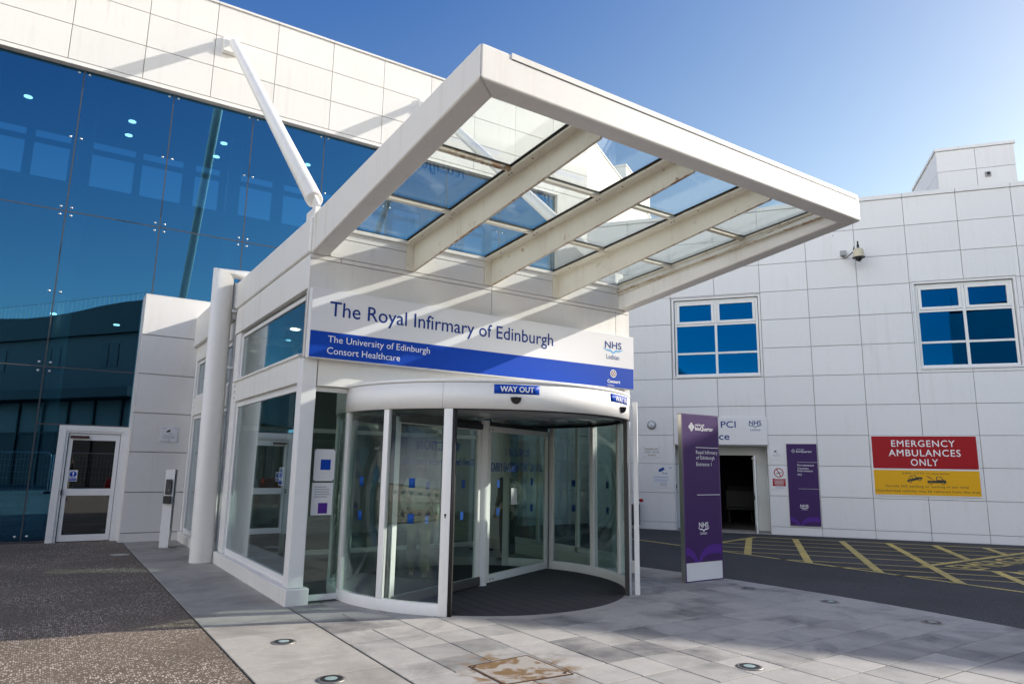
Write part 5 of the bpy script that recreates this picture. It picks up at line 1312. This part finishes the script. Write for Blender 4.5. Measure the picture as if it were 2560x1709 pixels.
for i, (x, y, l) in enumerate(((-7.4, -7.2, 'steel site fence panel mirrored at the glass wall end'), (-4.2, -7.0, 'steel site fence panel mirrored between white barriers and photographer'), (-1.0, -6.8, 'steel site fence panel mirrored beside the white side door'))):
    mesh_fence(x, y, R(4), l)
def water_barrier(x, y, col, label):
    F_ = Frame((x, y), R(4)); o = empty('plastic_barrier', (x, y, 0), label, 'barrier', 'plastic road barriers')
    MB().ext([(-0.95, 0.0), (0.95, 0.0), (0.95, 0.18), (0.80, 0.78), (-0.80, 0.78), (-0.95, 0.18)], -0.2, 0.2, F_).build('body', col, o, bevel=0.05)
    for s in (-0.5, 0.0, 0.5): MB().box((s - 0.07, 0.19, 0.55), (s + 0.07, 0.215, 0.68), F_).build('slot', M['dkgrey'], o)
water_barrier(-5.2, -5.6, M['signwhite'], 'white plastic road barrier mirrored in the glass wall')
water_barrier(-7.2, -5.7, M['red'], 'red plastic road barrier mirrored beside the white barrier')
water_barrier(2.2, -6.8, M['red'], 'red plastic road barrier mirrored in the side door')
o = empty('traffic_cone', (7.55, 12.3, 0.008), 'orange traffic cone standing inside the lobby behind the revolving door', 'cone')
MB().box((7.37, 12.12, 0.008), (7.73, 12.48, 0.045)).build('base', M['black'], o, bevel=0.01)
MB().lathe([(0.14, 0.045), (0.03, 0.72), (0, 0.72)], (7.55, 12.3, 0), 24).build('body', mat('cone_orange', (0.62, 0.10, 0.01), 0.5), o)

# ------------------------------------------------------------------ people
def skin(name, verts, edges, rad, mat_, parent, root=0, sub=2, loc=V((0, 0, 0))):
    me = bpy.data.meshes.new(name); bm = bmesh.new(); lay = bm.verts.layers.skin.verify()
    vs = []
    for i, (c, r) in enumerate(zip(verts, rad)):
        v = bm.verts.new(c); v[lay].radius = r if isinstance(r, tuple) else (r, r); v[lay].use_root = i in (root if isinstance(root, (list, tuple, set)) else (root,)); vs.append(v)
    for a, b in edges: bm.edges.new((vs[a], vs[b]))
    bm.to_mesh(me); bm.free(); me.materials.append(mat_)
    o = bpy.data.objects.new(name, me); COL.objects.link(o); o.parent = parent
    s = o.modifiers.new('skin', 'SKIN'); s.use_smooth_shade = True
    if sub: ss = o.modifiers.new('sub', 'SUBSURF'); ss.levels = sub; ss.render_levels = sub
    return o
M['skin'] = mat('skin_tone', (0.50, 0.30, 0.22), 0.55)
def person(loc, head, label, J, top, legs, hair, shoes, hair_kind='short'):
    """J: joints in a body frame, x to the figure's left, y forward, z up"""
    root = empty('person', loc, label, 'person'); root.rotation_euler.z = head
    def add(name, names, edges, rad, m_, **kw):
        idx = {n: i for i, n in enumerate(names)}
        return skin(name, [J[n] for n in names], [(idx[a], idx[b]) for a, b in edges], [rad[n] for n in names], m_, root, **kw)
    names = ['pelvis', 'waist', 'chest', 'necklow', 'neck', 'jaw', 'face', 'brow', 'crown', 'nose', 'chin']
    E_ = [('pelvis', 'waist'), ('waist', 'chest'), ('chest', 'necklow'), ('necklow', 'neck'), ('neck', 'jaw'), ('jaw', 'face'), ('face', 'brow'), ('brow', 'crown'), ('face', 'nose'), ('jaw', 'chin')]
    rad = dict(pelvis=(0.15, 0.11), waist=(0.14, 0.10), chest=(0.15, 0.11), necklow=(0.075, 0.07), neck=0.055, jaw=(0.060, 0.068), face=(0.071, 0.085), brow=(0.074, 0.090), crown=(0.048, 0.055), nose=0.013, chin=0.026)
    for s in 'lr':
        names += [n + s for n in ('shoulder', 'elbow', 'wrist', 'palm', 'hip', 'knee', 'ankle', 'toe', 'ear')]
        E_ += [('chest', 'shoulder' + s), ('shoulder' + s, 'elbow' + s), ('elbow' + s, 'wrist' + s), ('wrist' + s, 'palm' + s), ('pelvis', 'hip' + s), ('hip' + s, 'knee' + s), ('knee' + s, 'ankle' + s), ('ankle' + s, 'toe' + s), ('face', 'ear' + s)]
        rad.update({'shoulder' + s: 0.055, 'elbow' + s: 0.040, 'wrist' + s: 0.027, 'palm' + s: (0.036, 0.02), 'hip' + s: 0.085, 'knee' + s: 0.055, 'ankle' + s: 0.038, 'toe' + s: 0.032, 'ear' + s: 0.014})
    # five fingers on each hand, curled
    for s in 'lr':
        P = V(J['palm' + s]); Wt = V(J['wrist' + s]); d = (P - Wt).normalized(); side = V(J['across' + s]).normalized(); nrm = d.cross(side).normalized() * J['curl' + s]
        for k, (off, ln) in enumerate(((-0.032, 0.072), (-0.011, 0.082), (0.011, 0.077), (0.032, 0.060))):
            b = 'f%d%s' % (k, s)
            J[b + 'a'] = P + side * off + d * 0.02; J[b + 'b'] = P + side * off + d * (0.02 + ln * 0.5) + nrm * 0.012; J[b + 'c'] = P + side * off + d * (0.02 + ln * 0.75) + nrm * 0.04
            names += [b + 'a', b + 'b', b + 'c']; E_ += [('palm' + s, b + 'a'), (b + 'a', b + 'b'), (b + 'b', b + 'c')]; rad.update({b + 'a': 0.0095, b + 'b': 0.0085, b + 'c': 0.007})
        J['ta' + s] = P - d * 0.035 - side * 0.045; J['tb' + s] = P + d * 0.005 - side * 0.062 + nrm * 0.02
        names += ['ta' + s, 'tb' + s]; E_ += [('wrist' + s, 'ta' + s), ('ta' + s, 'tb' + s)]; rad.update({'ta' + s: 0.013, 'tb' + s: 0.009})
    add('body', names, E_, rad, M['skin'])
    add('top', ['waist0', 'waist', 'chest', 'collar', 'shoulderl', 'elbowl', 'cuffl', 'shoulderr', 'elbowr', 'cuffr'],
        [('waist0', 'waist'), ('waist', 'chest'), ('chest', 'collar'), ('chest', 'shoulderl'), ('shoulderl', 'elbowl'), ('elbowl', 'cuffl'), ('chest', 'shoulderr'), ('shoulderr', 'elbowr'), ('elbowr', 'cuffr')],
        dict(waist0=(0.185, 0.145), waist=(0.178, 0.135), chest=(0.18, 0.135), collar=(0.085, 0.08), shoulderl=0.078, elbowl=0.060, cuffl=0.044, shoulderr=0.078, elbowr=0.060, cuffr=0.044), top)
    add('trousers', ['pelvis', 'hipl', 'kneel', 'heml', 'hipr', 'kneer', 'hemr', 'waist0'],
        [('pelvis', 'hipl'), ('hipl', 'kneel'), ('kneel', 'heml'), ('pelvis', 'hipr'), ('hipr', 'kneer'), ('kneer', 'hemr'), ('pelvis', 'waist0')],
        dict(pelvis=(0.17, 0.13), hipl=0.108, kneel=0.078, heml=0.072, hipr=0.108, kneer=0.078, hemr=0.072, waist0=(0.155, 0.12)), legs)
    for s in 'lr': add('shoe', ['ankle' + s, 'heel' + s, 'toe' + s, 'tip' + s], [('ankle' + s, 'heel' + s), ('heel' + s, 'toe' + s), ('toe' + s, 'tip' + s)], {'ankle' + s: 0.05, 'heel' + s: 0.045, 'toe' + s: (0.048, 0.038), 'tip' + s: (0.036, 0.025)}, shoes)
    add('hair', ['hb', 'ht', 'hf'], [('hb', 'ht'), ('ht', 'hf')], dict(hb=(0.080, 0.075), ht=(0.082, 0.088), hf=(0.062, 0.05)), hair)
    for s, x in (('l', 1), ('r', -1)):
        c = V(J['brow']) + V((x * 0.031, 0.078, -0.022)); q = MB(); q.lathe([(0.0, -0.008), (0.011, -0.004), (0.012, 0.0), (0.008, 0.007), (0.0, 0.009)], wloc(root) + c, 12, (0, 1, 0)); e = q.build('eye', M['text_w'], root)
        q = MB(); q.lathe([(0.006, 0.0), (0.0, 0.003)], wloc(root) + c + V((0, 0.0065, 0)), 10, (0, 1, 0)); q.build('iris', M['ink'], e)
    q = MB(); c = wloc(root) + V(J['jaw']) + V((0, 0.072, 0.012)); q.box((c.x - 0.024, c.y - 0.006, c.z - 0.004), (c.x + 0.024, c.y + 0.004, c.z + 0.004)); q.build('mouth', mat('lips', (0.36, 0.14, 0.12), 0.5), root, bevel=0.003)
    return root
def stand(lean=0.0):
    J = dict(pelvis=(0, 0, 0.96), waist0=(0, 0, 0.98), waist=(0, 0.0, 1.12), chest=(0, 0.0, 1.34), necklow=(0, 0.0, 1.47), collar=(0, 0.0, 1.475), neck=(0, 0.012, 1.525), jaw=(0, 0.03, 1.575), face=(0, 0.028, 1.635), brow=(0, 0.020, 1.685), crown=(0, 0.005, 1.735),
             nose=(0, 0.118, 1.628), chin=(0, 0.085, 1.552), hb=(0, -0.045, 1.665), ht=(0, -0.012, 1.735), hf=(0, 0.045, 1.755))
    for s, x in (('l', -1), ('r', 1)):
        J.update({'shoulder' + s: (x * 0.185, -0.01, 1.42), 'elbow' + s: (x * 0.245, -0.03, 1.14), 'wrist' + s: (x * 0.25, 0.07, 0.90), 'cuff' + s: (x * 0.25, 0.055, 0.935), 'palm' + s: (x * 0.245, 0.095, 0.82),
                  'hip' + s: (x * 0.095, 0, 0.90), 'knee' + s: (x * 0.10, 0.02, 0.50), 'ankle' + s: (x * 0.10, -0.02, 0.09), 'hem' + s: (x * 0.10, -0.015, 0.11), 'toe' + s: (x * 0.115, 0.10, 0.035), 'heel' + s: (x * 0.10, -0.035, 0.045), 'tip' + s: (x * 0.12, 0.16, 0.03),
                  'ear' + s: (x * 0.082, 0.015, 1.64), 'across' + s: (0, 1, 0), 'curl' + s: -x})
    return J
khaki = mat('khaki_trousers', (0.30, 0.25, 0.16), 0.8); darkjk = mat('dark_jacket', (0.035, 0.035, 0.045), 0.75); pale = mat('pale_jacket', (0.68, 0.66, 0.60), 0.8)
olive = mat('dark_olive_coat', (0.045, 0.042, 0.028), 0.8); brown = mat('brown_hair', (0.08, 0.05, 0.03), 0.7); greyhair = mat('grey_hair', (0.30, 0.28, 0.26), 0.7); shoe = mat('dark_shoe', (0.03, 0.025, 0.02), 0.5)
# photographer behind the camera, seen only in the glass
J = stand()
for s, x in (('l', -1), ('r', 1)):
    J.update({'elbow' + s: (x * 0.23, 0.14, 1.26), 'wrist' + s: (x * 0.10, 0.205, 1.56), 'cuff' + s: (x * 0.115, 0.195, 1.525), 'palm' + s: (x * 0.085, 0.215, 1.625), 'across' + s: (0, 1, 0), 'curl' + s: x})
HA = -0.5887457
lk_ = V((math.sin(0.5887457), math.cos(0.5887457), 0))
person(V((0, 0, 0.012)) - lk_ * 0.36, HA, 'photographer in a dark jacket and khaki trousers mirrored in the glass wall', J, darkjk, khaki, greyhair, shoe)
o = empty('handheld_camera', V((0, 0, 1.66)) - lk_ * 0.17, 'black camera held up to the eye by the mirrored photographer', 'camera')
CF = Frame((-lk_ * 0.17)[:2], HA + math.pi)
MB().box((-0.07, -0.03, 1.61), (0.07, 0.035, 1.70), CF).box((-0.03, -0.02, 1.70), (0.03, 0.03, 1.73), CF).build('body', M['black'], o, bevel=0.01)
MB().lathe([(0.035, 0.035), (0.035, 0.09), (0.04, 0.10), (0.04, 0.12), (0.0, 0.12)], V((0, 0, 1.655)) - lk_ * 0.17, 24, tuple(lk_)).build('lens', M['black'], o)
o = empty('shoulder_bag', (-0.45, -0.40, 0.95), 'black bag hanging at the side of the mirrored photographer', 'bag')
bp_ = V((0, 0, 0)) - lk_ * 0.40; sd = V((-lk_.y, lk_.x, 0)); bc = bp_ + sd * 0.30
BF = Frame(bc[:2], HA + math.pi / 2)
MB().box((-0.17, -0.08, 0.85), (0.17, 0.08, 1.15), BF).build('bag_body', M['black'], o, bevel=0.03)
MB().tube([BF(-0.15, 0, 1.14), BF(-0.06, 0.02, 1.40), bp_ + V((0, 0, 1.52)) + sd * 0.10, BF(0.06, 0.02, 1.40), BF(0.15, 0, 1.14)], 0.014, 8).build('strap', M['black'], o)
# a person walking out through the drum, and another waiting inside
J = stand(); J.update(anklel=(-0.11, 0.16, 0.10), heml=(-0.11, 0.165, 0.12), toel=(-0.12, 0.28, 0.045), tipl=(-0.12, 0.34, 0.045), heell=(-0.11, 0.145, 0.055), kneel=(-0.10, 0.15, 0.50), ankler=(0.10, -0.15, 0.10), hemr=(0.10, -0.145, 0.12), toer=(0.11, -0.04, 0.035), tipr=(0.115, 0.02, 0.03), heelr=(0.10, -0.17, 0.055), kneer=(0.10, 0.0, 0.50),
    elbowr=(0.25, 0.02, 1.15), wristr=(0.20, 0.20, 1.02), cuffr=(0.205, 0.18, 1.035), palmr=(0.18, 0.27, 0.99))
person((4.80, 9.62, 0.0), R(150), 'person in a pale jacket and khaki trousers walking through the revolving door', J, pale, khaki, greyhair, shoe)
person((7.15, 10.75, 0.0), R(100), 'person in a dark olive coat waiting in the lobby behind the glass', stand(), olive, darkjk, brown, shoe)
